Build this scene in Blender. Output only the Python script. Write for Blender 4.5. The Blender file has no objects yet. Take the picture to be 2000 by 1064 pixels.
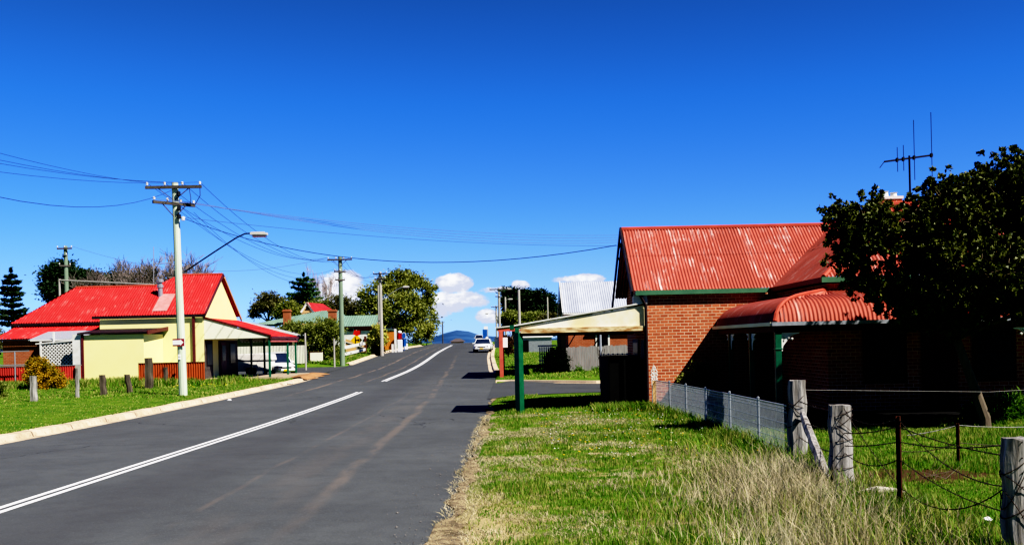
import bpy, math, random
import numpy as np
from mathutils import Vector, Matrix
from math import sin, cos, pi, radians, sqrt, atan2

random.seed(7)
SC = bpy.context.scene
COL = SC.collection
H = 2.15            # camera height
F = 1950.0          # focal length in px of the 2000 px wide photograph
ROLL = radians(1.3)
CR, SR = cos(ROLL), sin(ROLL)

def smooth(v, xs, ys, w=5.0):
    v = np.asarray(v, float)
    return (np.interp(v - w, xs, ys) + 2*np.interp(v - w/2, xs, ys) + 2*np.interp(v, xs, ys)
            + 2*np.interp(v + w/2, xs, ys) + np.interp(v + w, xs, ys)) / 8.0

PX = [-80, 12, 30, 42, 58, 72, 84, 95, 108, 122, 140, 180, 215, 245, 270, 300, 400, 700, 1500, 9000]
PZ = [0, 0, -.1, -.08, 0, .1, .32, .66, 1.1, 1.35, 1.56, 1.82, 1.96, 2.0, 1.9, 1.5, -1, -6, -8, -8]
def prof(Y): return smooth(Y, PX, PZ)
CX = [-80, 45, 57, 90, 115, 145, 190, 240, 300, 420, 9000]
CZ = [-7, -7, -7.4, -7.8, -8.1, -9.0, -11, -14, -20, -36, -60]
def centre(Y): return smooth(Y, CX, CZ)
def left_edge(Y):
    return smooth(Y, [-80, 60, 72, 87, 120, 155, 190, 240, 300, 420, 9000], [-12.7, -12.7, -13.6, -14.2, -14.2, -14.4, -16, -19, -25, -41, -66])
def right_edge(Y):
    return smooth(Y, [-80, 42, 65, 70, 95, 141, 190, 240, 300, 420, 9000], [-.8, -.8, -1.1, -1.35, -2.1, -2.6, -5, -8.2, -14, -30, -54], 3.0)
def sstep(a, b, x):
    t = np.clip((np.asarray(x, float) - a) / (b - a), 0, 1)
    return t*t*(3 - 2*t)
def lat(X, Y):
    X = np.asarray(X, float); Y = np.asarray(Y, float)
    dl = left_edge(Y) - X; dr = X - right_edge(Y)
    openl = sstep(68, 71, Y) * (1 - sstep(84, 87, Y))
    openr = sstep(38, 42, Y) * (1 - sstep(50, 53, Y))
    l = np.where(dl > 0, .12 + np.clip(dl*.02, 0, .14), 0) * (1 - openl)
    r = np.where(dr > 0, np.where(Y > 46, .11, .03*sstep(0, .8, dr)) + np.clip((dr - 1)*.02, 0, .1), 0) * (1 - openr)
    return l + r
def gz(X, Y): return prof(Y) + lat(X, Y)
def g(X, Y): return float(gz(X, Y))

def uv(px, py):
    dx = px - 1000.0; dy = py - 666.0
    return dx*CR - dy*SR, dx*SR + dy*CR
def at(px, py, Y):
    u, v = uv(px, py)
    return Vector((u*Y/F, Y, H - v*Y/F))
def gp(px, py):
    u, v = uv(px, py); Y = 40.0
    for _ in range(60):
        Yn = (H - g(u*Y/F, Y))*F/max(v, 1.5)
        Y = .6*Y + .4*Yn
    return Vector((u*Y/F, Y, g(u*Y/F, Y)))

# ------------------------------------------------------------------ mesh builder
ORG = {}
class MB:
    def __init__(s): s.v = []; s.f = []; s.uv = None
    def add(s, vs, fs):
        n = len(s.v); s.v += [tuple(p) for p in vs]; s.f += [tuple(i + n for i in f) for f in fs]; return s
    def box(s, x0, x1, y0, y1, z0, z1):
        vs = [(x, y, z) for z in (z0, z1) for y in (y0, y1) for x in (x0, x1)]
        return s.add(vs, [(0,2,3,1),(4,5,7,6),(0,1,5,4),(2,6,7,3),(0,4,6,2),(1,3,7,5)])
    def obox(s, c, X, Y, Z):
        c, X, Y, Z = map(Vector, (c, X, Y, Z))
        vs = [c + X*a + Y*b + Z*d for d in (-1, 1) for b in (-1, 1) for a in (-1, 1)]
        return s.add(vs, [(0,2,3,1),(4,5,7,6),(0,1,5,4),(2,6,7,3),(0,4,6,2),(1,3,7,5)])
    def bar(s, a, b, w, h=None, up=(0, 0, 1)):
        a, b = Vector(a), Vector(b); d = b - a; h = h or w
        up = Vector(up)
        if abs(d.normalized().dot(up)) > .98: up = Vector((0, 1, 0))
        r = d.cross(up).normalized(); u = r.cross(d).normalized()
        return s.obox((a + b)/2, d/2, r*w/2, u*h/2)
    def poly(s, pts): return s.add(pts, [tuple(range(len(pts)))])
    def prism(s, xy, z0, z1):
        n = len(xy)
        vs = [(x, y, z0) for x, y in xy] + [(x, y, z1) for x, y in xy]
        fs = [tuple(range(n - 1, -1, -1)), tuple(range(n, 2*n))] + [(i, (i+1) % n, n + (i+1) % n, n + i) for i in range(n)]
        return s.add(vs, fs)
    def extrude(s, pts, d):
        n = len(pts); d = Vector(d)
        vs = [Vector(p) for p in pts] + [Vector(p) + d for p in pts]
        return s.add(vs, [tuple(range(n - 1, -1, -1)), tuple(range(n, 2*n))] + [(i, (i+1) % n, n + (i+1) % n, n + i) for i in range(n)])
    def tube(s, pts, r, n=8, cap=True):
        pts = [Vector(p) for p in pts]; m = len(pts)
        if not hasattr(r, '__len__'): r = [r]*m
        vs = []; ref = None
        for i, p in enumerate(pts):
            d = (pts[min(i+1, m-1)] - pts[max(i-1, 0)])
            d = d.normalized() if d.length > 1e-9 else Vector((0, 0, 1))
            if ref is None: ref = Vector((1, 0, 0)) if abs(d.x) < .8 else Vector((0, 1, 0))
            a = d.cross(ref).normalized(); b = d.cross(a).normalized(); ref = -b if False else ref
            for k in range(n):
                t = 2*pi*k/n; vs.append(p + a*(cos(t)*r[i]) + b*(sin(t)*r[i]))
        fs = [(i*n + k, i*n + (k+1) % n, (i+1)*n + (k+1) % n, (i+1)*n + k) for i in range(m-1) for k in range(n)]
        if cap: fs += [tuple(range(n-1, -1, -1)), tuple((m-1)*n + k for k in range(n))]
        return s.add(vs, fs)
    def lathe(s, c, prof_, n=12):
        c = Vector(c); m = len(prof_); vs = []
        for r, z in prof_:
            for k in range(n): vs.append(c + Vector((r*cos(2*pi*k/n), r*sin(2*pi*k/n), z)))
        fs = [(i*n + k, i*n + (k+1) % n, (i+1)*n + (k+1) % n, (i+1)*n + k) for i in range(m-1) for k in range(n)]
        fs += [tuple(range(n-1, -1, -1)), tuple((m-1)*n + k for k in range(n))]
        return s.add(vs, fs)
    def grid(s, P, uvs=None):
        R, C = len(P), len(P[0]); n = len(s.v)
        s.v += [tuple(p) for row in P for p in row]
        s.f += [(n + i*C + j, n + i*C + j + 1, n + (i+1)*C + j + 1, n + (i+1)*C + j) for i in range(R-1) for j in range(C-1)]
        return s
    def build(s, name, m, parent=None, loc=None, smooth=False, bevel=0):
        return mesh_obj(name, s.v, s.f, m, parent, loc, smooth, bevel)

def mesh_obj(name, v, f, m, parent=None, loc=None, smooth=False, bevel=0):
    v = np.asarray(v, dtype=np.float64).reshape(-1, 3)
    off = Vector((0, 0, 0))
    if parent is not None: off = ORG[parent.name]
    elif loc is not None: off = Vector(loc)
    v = v - np.array(off)
    me = bpy.data.meshes.new(name)
    me.from_pydata(v.tolist() if len(v) < 200000 else v, [], f)
    if smooth: me.shade_smooth()
    for mm in (m if isinstance(m, (list, tuple)) else [m]): me.materials.append(mm)
    o = bpy.data.objects.new(name, me); COL.objects.link(o)
    if parent is not None: o.parent = parent
    elif loc is not None: o.location = off
    ORG[o.name] = off
    if bevel:
        b = o.modifiers.new('bevel', 'BEVEL'); b.width = bevel; b.segments = 2; b.limit_method = 'ANGLE'
    return o

def fast_mesh(name, v, nper, nf_sides, m, parent=None, loc=None):
    """v: (N,3) array; faces: list of arrays (index arrays per polygon side count)"""
    off = Vector((0, 0, 0))
    if parent is not None: off = ORG[parent.name]
    elif loc is not None: off = Vector(loc)
    v = v - np.array(off)
    me = bpy.data.meshes.new(name)
    me.vertices.add(len(v)); me.vertices.foreach_set('co', v.astype(np.float32).ravel())
    loops = np.concatenate([a.ravel() for a in nper]); 
    cnt = np.concatenate([np.full(len(a), a.shape[1]) for a in nper])
    me.loops.add(len(loops)); me.loops.foreach_set('vertex_index', loops.astype(np.int32))
    me.polygons.add(len(cnt))
    st = np.concatenate([[0], np.cumsum(cnt)[:-1]])
    me.polygons.foreach_set('loop_start', st.astype(np.int32))
    me.update(calc_edges=True); me.validate()
    me.materials.append(m)
    o = bpy.data.objects.new(name, me); COL.objects.link(o)
    if parent is not None: o.parent = parent
    elif loc is not None: o.location = off
    ORG[o.name] = off
    return o

def tag(o, label=None, cat=None, group=None, kind=None):
    if label: o['label'] = label
    if cat: o['category'] = cat
    if group: o['group'] = group
    if kind: o['kind'] = kind
    return o
def empty(name, loc, label=None, cat=None, group=None):
    o = bpy.data.objects.new(name, None); COL.objects.link(o); o.location = loc
    o.empty_display_size = .2
    ORG[o.name] = Vector(loc)
    return tag(o, label, cat, group)
def dup(o, parent=None):
    c = o.copy(); COL.objects.link(c)
    if parent is not None: c.parent = parent
    ORG[c.name] = ORG[o.name].copy()
    for ch in list(o.children): dup(ch, c)
    return c

# ------------------------------------------------------------------ materials
class NT:
    def __init__(s, name):
        s.m = bpy.data.materials.new(name); s.m.use_nodes = True
        s.t = s.m.node_tree; s.b = s.t.nodes['Principled BSDF']
    def n(s, typ, **kw):
        nd = s.t.nodes.new(typ)
        for k, v in kw.items():
            if k in nd.inputs.keys() if isinstance(k, str) else False: pass
            setattr(nd, k, v)
        return nd
    def l(s, a, b): s.t.links.new(a, b)
    def math(s, op, a, b=None, c=None, clamp=False):
        nd = s.t.nodes.new('ShaderNodeMath'); nd.operation = op; nd.use_clamp = clamp
        for i, x in enumerate((a, b, c)):
            if x is None: continue
            if isinstance(x, (int, float)): nd.inputs[i].default_value = x
            else: s.l(x, nd.inputs[i])
        return nd.outputs[0]
    def mix(s, f, a, b, mode='MIX'):
        nd = s.t.nodes.new('ShaderNodeMix'); nd.data_type = 'RGBA'; nd.blend_type = mode
        for i, x in ((0, f), (6, a), (7, b)):
            if isinstance(x, (int, float)): nd.inputs[i].default_value = x
            elif isinstance(x, (tuple, list)): nd.inputs[i].default_value = (*x[:3], 1)
            else: s.l(x, nd.inputs[i])
        return nd.outputs[2]
    def pos(s, scale=(1, 1, 1), src='pos'):
        if src == 'uv': o = s.t.nodes.new('ShaderNodeUVMap').outputs[0]
        elif src == 'obj': o = s.t.nodes.new('ShaderNodeTexCoord').outputs['Object']
        else: o = s.t.nodes.new('ShaderNodeNewGeometry').outputs['Position']
        mp = s.t.nodes.new('ShaderNodeVectorMath'); mp.operation = 'MULTIPLY'
        s.l(o, mp.inputs[0]); mp.inputs[1].default_value = scale
        return mp.outputs[0]
    def noise(s, vec, scale, detail=4, rough=.55, dist=0):
        nd = s.t.nodes.new('ShaderNodeTexNoise'); nd.inputs['Scale'].default_value = scale
        nd.inputs['Detail'].default_value = detail; nd.inputs['Roughness'].default_value = rough
        nd.inputs['Distortion'].default_value = dist
        s.l(vec, nd.inputs['Vector']); return nd.outputs[0]
    def ramp(s, f, a, b):
        nd = s.t.nodes.new('ShaderNodeMapRange'); nd.interpolation_type = 'SMOOTHSTEP'
        s.l(f, nd.inputs[0]); nd.inputs[1].default_value = a; nd.inputs[2].default_value = b
        return nd.outputs[0]
    def bump(s, h, strength=.4, dist=.02):
        nd = s.t.nodes.new('ShaderNodeBump'); nd.inputs['Strength'].default_value = strength; nd.inputs['Distance'].default_value = dist
        s.l(h, nd.inputs['Height']); s.l(nd.outputs[0], s.b.inputs['Normal'])
    def col(s, c): 
        if isinstance(c, (tuple, list)): s.b.inputs['Base Color'].default_value = (*c[:3], 1)
        else: s.l(c, s.b.inputs['Base Color'])
    def fin(s, rough=.8, spec=.3, metal=0):
        s.b.inputs['Roughness'].default_value = rough
        s.b.inputs['Specular IOR Level'].default_value = spec; s.b.inputs['Metallic'].default_value = metal
        return s.m

def simple(name, c, c2=None, scale=3, amt=.5, rough=.8, spec=.25, metal=0, bump=0, bscale=30, stretch=(1, 1, 1), src='pos', dirt=0):
    t = NT(name); p = t.pos(stretch, src)
    c2 = c2 or tuple(x*.7 for x in c)
    f = t.ramp(t.noise(p, scale, 5, .6), .5 - amt*.5, .5 + amt*.5)
    cc = t.mix(f, c2, c)
    if dirt:
        d = t.ramp(t.noise(p, scale*6, 4, .65), .55, .75)
        cc = t.mix(t.math('MULTIPLY', d, dirt), cc, tuple(x*.35 for x in c))
    t.col(cc)
    if bump: t.bump(t.noise(p, bscale, 4, .6), bump)
    return t.fin(rough, spec, metal)

def brick(name, c1, c2, mortar, bl=.24, bh=.088):
    t = NT(name)
    geo = t.t.nodes.new('ShaderNodeNewGeometry'); sp = t.t.nodes.new('ShaderNodeSeparateXYZ'); t.l(geo.outputs['Position'], sp.inputs[0])
    cb = t.t.nodes.new('ShaderNodeCombineXYZ'); t.l(t.math('ADD', sp.outputs[0], sp.outputs[1]), cb.inputs[0]); t.l(sp.outputs[2], cb.inputs[1])
    bt = t.t.nodes.new('ShaderNodeTexBrick'); t.l(cb.outputs[0], bt.inputs['Vector'])
    bt.inputs['Scale'].default_value = 1; bt.inputs['Brick Width'].default_value = bl; bt.inputs['Row Height'].default_value = bh
    bt.inputs['Mortar Size'].default_value = .012; bt.inputs['Mortar Smooth'].default_value = .3; bt.inputs['Bias'].default_value = -.1
    bt.inputs['Color1'].default_value = (*c1, 1); bt.inputs['Color2'].default_value = (*c2, 1); bt.inputs['Mortar'].default_value = (*mortar, 1)
    n = t.noise(t.pos(), 1.3, 5, .6)
    n2 = t.noise(t.pos(), 14, 3, .6)
    cc = t.mix(t.ramp(n, .35, .7), bt.outputs['Color'], tuple(x*.75 for x in c1), 'MIX')
    cc = t.mix(.6, cc, bt.outputs['Color'])
    cc = t.mix(t.math('MULTIPLY', t.ramp(n2, .4, .8), .3), cc, tuple(x*.4 for x in c1))
    t.col(cc); t.bump(t.math('SUBTRACT', 1, bt.outputs['Fac']), .6, .008)
    return t.fin(.9, .15)

def painted_iron(name, c, faded, rust, scrape=.5, dark=.4):
    """corrugated sheet paint, weathered along the slope; UV = (along eave, up slope) metres"""
    t = NT(name)
    p = t.pos((9, .55, 1), 'uv'); q = t.pos((1, 1, 1), 'uv')
    sheets = t.t.nodes.new('ShaderNodeTexWhiteNoise'); sheets.noise_dimensions = '1D'
    sx = t.t.nodes.new('ShaderNodeSeparateXYZ'); t.l(q, sx.inputs[0])
    t.l(t.math('FLOOR', t.math('MULTIPLY', sx.outputs[0], 1.3)), sheets.inputs['W'])
    big = t.noise(q, .9, 4, .6)
    cc = t.mix(t.ramp(big, .3, .7), c, tuple(x*.8 for x in c))
    cc = t.mix(t.math('MULTIPLY', sheets.outputs[0], .55), cc, tuple(x*.62 for x in c))
    s1 = t.ramp(t.noise(p, 1.0, 5, .75), .50, .66)
    s1 = t.math('MULTIPLY', s1, t.ramp(t.noise(q, 1.1, 4, .65), .42, .64))
    cc = t.mix(t.math('MULTIPLY', s1, scrape), cc, faded)
    s2 = t.ramp(t.noise(t.pos((7, .4, 1), 'uv'), 1.7, 4, .7), .60, .72)
    cc = t.mix(t.math('MULTIPLY', s2, dark), cc, rust)
    sv = t.t.nodes.new('ShaderNodeSeparateXYZ'); t.l(q, sv.inputs[0])      # sheet lap half way up, grime at the ends
    lap = t.math('LESS_THAN', t.math('ABSOLUTE', t.math('SUBTRACT', t.math('ADD', sv.outputs[1], t.math('MULTIPLY', sheets.outputs[0], .05)), 1.95)), .022)
    cc = t.mix(t.math('MULTIPLY', lap, .55), cc, rust)
    t.col(cc); t.bump(t.noise(q, 40, 3, .6), .1, .004)
    return t.fin(.62, .3)

def uvset(o, uvs):
    me = o.data; lay = me.uv_layers.new(name='UVMap')
    idx = np.empty(len(me.loops), np.int32); me.loops.foreach_get('vertex_index', idx)
    lay.data.foreach_set('uv', np.asarray(uvs, np.float32)[idx].ravel())

def corr_surface(name, rows, m, parent, uvs):
    v = np.array([p for r in rows for p in r]); R, C = len(rows), len(rows[0])
    f = [(i*C + j, i*C + j + 1, (i+1)*C + j + 1, (i+1)*C + j) for i in range(R-1) for j in range(C-1)]
    o = mesh_obj(name, v, f, m, parent, smooth=True); uvset(o, [q for r in uvs for q in r]); return o

class Corr:
    """collects corrugated planes into one mesh with UVs"""
    def __init__(s): s.v = []; s.f = []; s.u = []
    def plane(s, P0, S, T, s0, s1, tmin, tmax, pitch=.1, amp=.023, sub=6, seg=1):
        P0, S, T = Vector(P0), Vector(S).normalized(), Vector(T).normalized()
        N = S.cross(T)
        if N.z < 0: N = -N
        n = max(2, int(round((s1 - s0)/pitch*sub))) ; b = len(s.v)
        ro = random.uniform(0, 50)
        for i in range(n + 1):
            a = s0 + (s1 - s0)*i/n; t0, t1 = tmin(a), max(tmin(a) + 1e-4, tmax(a))
            h = amp*sin(2*pi*a/pitch)
            for k in range(seg + 1):
                t = t0 + (t1 - t0)*k/seg
                s.v.append(P0 + S*a + T*t + N*h); s.u.append((a + ro, t))
        c = seg + 1
        s.f += [(b + i*c + k, b + (i+1)*c + k, b + (i+1)*c + k + 1, b + i*c + k + 1) for i in range(n) for k in range(seg)]
        return s
    def profile(s, P0, S, O, prof_, s0, s1, mitre=False, pitch=.1, amp=.020, sub=6):
        """prof_: (out, z); O outward dir; mitre: s limited to >= -out"""
        P0, S, O = Vector(P0), Vector(S), Vector(O); b = len(s.v); m = len(prof_)
        lo = s0 - (max(o for o, z in prof_) if mitre else 0)
        n = int((s1 - lo)/pitch*sub); ro = random.uniform(0, 50)
        L = 0; Ls = [0]
        for k in range(1, m):
            L += sqrt((prof_[k][0] - prof_[k-1][0])**2 + (prof_[k][1] - prof_[k-1][1])**2); Ls.append(L)
        for i in range(n + 1):
            a = lo + (s1 - lo)*i/n; h = amp*sin(2*pi*a/pitch)
            for k, (o, z) in enumerate(prof_):
                aa = max(a, s0 - o) if mitre else a
                j0, j1 = max(0, k-1), min(m-1, k+1)
                d = Vector((prof_[j1][0] - prof_[j0][0], prof_[j1][1] - prof_[j0][1])).normalized()
                p = P0 + S*aa + O*(o - d.y*h) + Vector((0, 0, z + d.x*h))
                s.v.append(p); s.u.append((a + ro, L - Ls[k]))
        s.f += [(b + i*m + k, b + (i+1)*m + k, b + (i+1)*m + k + 1, b + i*m + k + 1) for i in range(n) for k in range(m-1)]
        return s
    def build(s, name, m, parent=None, loc=None):
        o = mesh_obj(name, [tuple(p) for p in s.v], s.f, m, parent, loc, smooth=True); uvset(o, s.u); return o

def foliage(name, base, light, rough=.6, trans=.25, spec=.3, nscale=.8):
    t = NT(name)
    geo = t.t.nodes.new('ShaderNodeNewGeometry')
    f = t.math('ADD', t.math('MULTIPLY', geo.outputs['Random Per Island'], .55), t.math('MULTIPLY', t.ramp(t.noise(t.pos(), nscale, 3, .5), .3, .7), .45))
    cc = t.mix(f, base, light); t.col(cc)
    m = t.fin(rough, spec)
    if trans:
        tr = t.t.nodes.new('ShaderNodeBsdfTranslucent'); t.l(cc, tr.inputs[0])
        mx = t.t.nodes.new('ShaderNodeMixShader'); mx.inputs[0].default_value = trans
        t.l(t.b.outputs[0], mx.inputs[1]); t.l(tr.outputs[0], mx.inputs[2])
        t.l(mx.outputs[0], t.t.nodes['Material Output'].inputs[0])
    return m

MT = {}
MT['white'] = simple('white_paint', (.8, .79, .76), (.62, .6, .55), 2.5, .6, .6, dirt=.15)
MT['cream'] = simple('cream_paint', (.82, .76, .50), (.74, .66, .40), 1.2, .8, .75, dirt=.08)
MT['yellow'] = simple('yellow_render', (.98, .88, .42), (.95, .83, .36), .9, .9, .85, bump=.15, bscale=60, dirt=.07)
MT['palecream'] = simple('pale_render', (.87, .84, .70), (.82, .77, .60), 1.2, .8, .8, dirt=.1)
MT['darktrim'] = simple('dark_trim', (.05, .03, .03), (.02, .015, .02), 4, .6, .6)
MT['maroon'] = simple('maroon_trim', (.14, .03, .035), None, 4, .6, .5)
MT['green'] = simple('green_paint', (.015, .13, .07), (.01, .085, .045), 5, .6, .4, .4, dirt=.25)
MT['gutter'] = simple('green_gutter', (.10, .22, .13), (.06, .15, .09), 3, .7, .45, .4, dirt=.3)
MT['palegutter'] = simple('pale_gutter', (.36, .38, .42), (.2, .2, .22), 5, .6, .45, dirt=.3)
MT['redpost'] = simple('red_post_paint', (.62, .15, .10), (.5, .10, .07), 3, .6, .5)
MT['brownpost'] = simple('brown_stain', (.12, .045, .03), None, 4, .6, .7)
MT['rustbeam'] = simple('flaking_cream_paint', (.75, .64, .38), (.34, .16, .05), 3.2, .35, .8, stretch=(1, 1, 4), dirt=.6)
MT['rustwhite'] = simple('stained_white_board', (.88, .87, .83), (.80, .68, .40), .8, .35, .7, stretch=(1, 1, 1))
MT['brick'] = brick('red_brick', (.56, .16, .072), (.34, .075, .036), (.74, .52, .35), .245, .0925)
MT['brick2'] = brick('dull_red_brick', (.40, .12, .055), (.31, .09, .045), (.42, .24, .15), .24, .09)
MT['iron_red'] = painted_iron('weathered_red_iron', (.50, .122, .085), (.82, .66, .62), (.16, .03, .02), .95, .45)
MT['iron_dark'] = painted_iron('shaded_red_iron', (.42, .10, .07), (.66, .48, .42), (.10, .025, .015), .6, .5)  # darker copy of the red iron, shade painted in for slopes facing away from the sun
MT['iron_bull'] = painted_iron('verandah_red_iron', (.50, .12, .08), (.75, .56, .5), (.10, .03, .015), .6, .75)
MT['iron_bright'] = painted_iron('bright_red_iron', (.62, .038, .036), (.74, .28, .25), (.30, .03, .02), .55, .45)
MT['iron_grey'] = painted_iron('zinc_iron', (.47, .50, .58), (.66, .68, .74), (.33, .34, .40), .3, .3)
MT['iron_green'] = painted_iron('faded_green_iron', (.22, .33, .25), (.42, .52, .46), (.12, .20, .16), .6, .5)
MT['iron_white'] = painted_iron('cream_iron', (.80, .78, .66), (.85, .84, .78), (.6, .55, .42), .3, .15)
MT['fence_red'] = painted_iron('red_fence_iron', (.50, .05, .04), (.6, .2, .15), (.3, .03, .02), .4, .4)
MT['fence_brown'] = painted_iron('orange_brown_fence_iron', (.42, .085, .022), (.5, .2, .1), (.26, .05, .015), .4, .4)
MT['capred'] = simple('red_capping', (.52, .10, .06), (.38, .07, .045), 2, .6, .6, dirt=.2)
MT['rawwood'] = simple('weathered_grey_timber', (.44, .415, .39), (.13, .115, .10), 9, .45, .9, .1, bump=.9, bscale=28, stretch=(1, 1, .12), src='obj', dirt=.6)
MT['darkwood'] = simple('dark_weathered_timber', (.16, .13, .10), (.06, .05, .04), 7, .6, .9, .1, bump=.7, bscale=24, stretch=(1, 1, .12), src='obj', dirt=.5)
MT['paling'] = simple('grey_paling_timber', (.36, .34, .33), (.20, .185, .175), 5, .7, .9, .1, stretch=(2, 2, .2), dirt=.4)
MT['polegreen'] = simple('treated_pine_pole', (.62, .66, .54), (.46, .52, .40), 4, .6, .85, .1, bump=.3, bscale=12, stretch=(1.5, 1.5, .12), dirt=.25)
MT['poledull'] = simple('aged_green_pole', (.26, .33, .24), (.18, .23, .16), 4, .6, .85, .1, stretch=(1.5, 1.5, .12), dirt=.3)
MT['polegrey'] = simple('bleached_timber_pole', (.50, .47, .42), (.33, .30, .26), 4, .6, .85, .1, stretch=(1.5, 1.5, .12), dirt=.3)
MT['poledark'] = simple('dark_timber_pole', (.10, .09, .08), None, 4, .6, .85, .1)
MT['arm'] = simple('crossarm_timber', (.13, .115, .10), (.07, .06, .055), 6, .6, .9, .1, dirt=.3)
MT['porcelain'] = simple('white_porcelain', (.75, .73, .70), (.6, .58, .55), 8, .5, .2, .5)
MT['steel'] = simple('galvanised_steel', (.42, .44, .46), (.30, .31, .33), 6, .6, .45, .5, .5)
MT['meshsteel'] = simple('pale_galvanised_wire', (.52, .55, .58), (.38, .41, .44), 9, .6, .5, .4, .3)
MT['lamphead'] = simple('lamp_housing', (.62, .60, .54), (.5, .48, .43), 6, .6, .5)
MT['lampglass'] = simple('lamp_lens', (.18, .12, .14), None, 6, .6, .25, .5)
MT['wire'] = simple('cable_sheath', (.02, .022, .03), None, 3, .5, .6)
MT['wirefaint'] = simple('bare_aluminium_cable', (.13, .17, .34), None, 3, .5, .5)
MT['barb'] = simple('rusty_barbed_wire', (.10, .07, .055), (.045, .032, .028), 9, .7, .7)
MT['barblit'] = simple('galvanised_plain_wire', (.40, .38, .36), (.22, .2, .19), 9, .7, .5, .4, .3)
MT['rust'] = simple('rusty_steel', (.13, .055, .035), (.07, .03, .02), 12, .6, .85, dirt=.4)
MT['glass'] = simple('dark_window_glass', (.012, .014, .017), None, 2, .5, .3, .25)
MT['blueglass'] = simple('car_window_glass', (.02, .03, .06), None, 2, .5, .06, .6)
MT['black'] = simple('black_rubber', (.015, .015, .016), None, 9, .5, .8)
MT['carwhite'] = simple('white_car_paint', (.80, .80, .79), (.74, .74, .73), 1, .6, .25, .5)
MT['trailer'] = simple('grey_trailer_cover', (.66, .64, .60), (.52, .50, .47), 4, .6, .7, dirt=.3)
MT['trailerbody'] = simple('pale_trailer_panel', (.86, .82, .75), (.8, .75, .68), 2, .6, .5, dirt=.2)
MT['blue'] = simple('blue_enamel', (.02, .12, .42), None, 4, .4, .4)
MT['signyellow'] = simple('yellow_sign_face', (.85, .52, .02), None, 2, .3, .5)
MT['signred'] = simple('red_sign_face', (.70, .03, .02), None, 2, .3, .5)
MT['signmaroon'] = simple('maroon_sign_face', (.28, .02, .04), None, 2, .3, .5)
MT['signwhite'] = simple('white_sign_face', (.84, .83, .83), (.78, .77, .77), 3, .4, .5)
MT['signorange'] = simple('orange_sign_face', (.80, .33, .03), None, 2, .3, .5)
MT['ink'] = simple('black_sign_print', (.015, .015, .015), None, 2, .3, .6)
MT['orangewall'] = simple('orange_timber_wall', (.55, .21, .04), (.46, .16, .03), 3, .6, .8)
MT['tan'] = simple('tan_board', (.66, .42, .20), (.58, .36, .16), 3, .6, .8)
MT['bin'] = simple('dark_screen_and_shade', (.008, .008, .008), None, 3, .5, .8)  # also blackens the verandah floor in place of shade
MT['concrete'] = simple('kerb_concrete', (.62, .50, .36), (.48, .37, .26), 1.6, .6, .9, .1, bump=.4, bscale=25, dirt=.3)
MT['stone'] = simple('pale_stone', (.55, .50, .42), (.4, .36, .3), 6, .6, .9, .1, bump=.5, bscale=20)
# ------------------------------------------------------------------ camera, sun, sky
cam = bpy.data.cameras.new('camera'); cam.sensor_width = 36; cam.lens = 36*F/2000; cam.shift_y = .067
cam.clip_start = .1; cam.clip_end = 20000
co = bpy.data.objects.new('camera', cam); COL.objects.link(co); co.location = (0, 0, H); co.rotation_euler = (pi/2, ROLL, 0)
SC.camera = co
SC.cycles.diffuse_bounces = 1; SC.cycles.max_bounces = 6; SC.cycles.transparent_max_bounces = 8
SC.view_settings.view_transform = 'Standard'; SC.view_settings.look = 'None'; SC.view_settings.exposure = 0
SC.view_settings.use_curve_mapping = True       # the photograph's own hard tone curve
cmap = SC.view_settings.curve_mapping; cv = cmap.curves[3]
for x, y in ((.02, .004), (.06, .045), (.15, .20), (.35, .56), (.6, .86)): cv.points.new(x, y)
cmap.update()
SC.render.resolution_x = 1024; SC.render.resolution_y = 544
SUN_EL, SUN_BACK = radians(47.5), radians(38)
tosun = Vector((cos(SUN_BACK)*cos(SUN_EL), -sin(SUN_BACK)*cos(SUN_EL), sin(SUN_EL)))
sl = bpy.data.lights.new('sun', 'SUN'); sl.energy = 5.0; sl.angle = radians(.5); sl.color = (1, .955, .88)
so = bpy.data.objects.new('sun', sl); COL.objects.link(so); so.rotation_euler = tosun.to_track_quat('Z', 'Y').to_euler()

W = bpy.data.worlds.new('World'); SC.world = W; W.use_nodes = True
wt = W.node_tree; bg = wt.nodes['Background']
def wn(typ): return wt.nodes.new(typ)
def wm(op, a, b=None, c=None, clamp=False):
    nd = wn('ShaderNodeMath'); nd.operation = op; nd.use_clamp = clamp
    for i, x in enumerate((a, b, c)):
        if x is None: continue
        if isinstance(x, (int, float)): nd.inputs[i].default_value = x
        else: wt.links.new(x, nd.inputs[i])
    return nd.outputs[0]
def wmix(f, a, b, mode='MIX'):
    nd = wn('ShaderNodeMix'); nd.data_type = 'RGBA'; nd.blend_type = mode
    for i, x in ((0, f), (6, a), (7, b)):
        if isinstance(x, (int, float)): nd.inputs[i].default_value = x
        elif isinstance(x, tuple): nd.inputs[i].default_value = (*x, 1)
        else: wt.links.new(x, nd.inputs[i])
    return nd.outputs[2]
def wstep(x, a, b):
    nd = wn('ShaderNodeMapRange'); nd.interpolation_type = 'SMOOTHSTEP'; wt.links.new(x, nd.inputs[0])
    nd.inputs[1].default_value = a; nd.inputs[2].default_value = b; return nd.outputs[0]
sky = wn('ShaderNodeTexSky'); sky.sky_type = 'NISHITA'; sky.sun_disc = False
sky.sun_elevation = SUN_EL; sky.sun_rotation = atan2(tosun.x, tosun.y)
sky.air_density = 1.0; sky.dust_density = .2; sky.ozone_density = 3.0; sky.altitude = 700
tc = wn('ShaderNodeTexCoord'); sep = wn('ShaderNodeSeparateXYZ'); wt.links.new(tc.outputs['Generated'], sep.inputs[0])
dx, dy, dz = sep.outputs
hs = wn('ShaderNodeHueSaturation'); hs.inputs['Saturation'].default_value = 1.22; wt.links.new(sky.outputs[0], hs.inputs['Color'])
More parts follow.
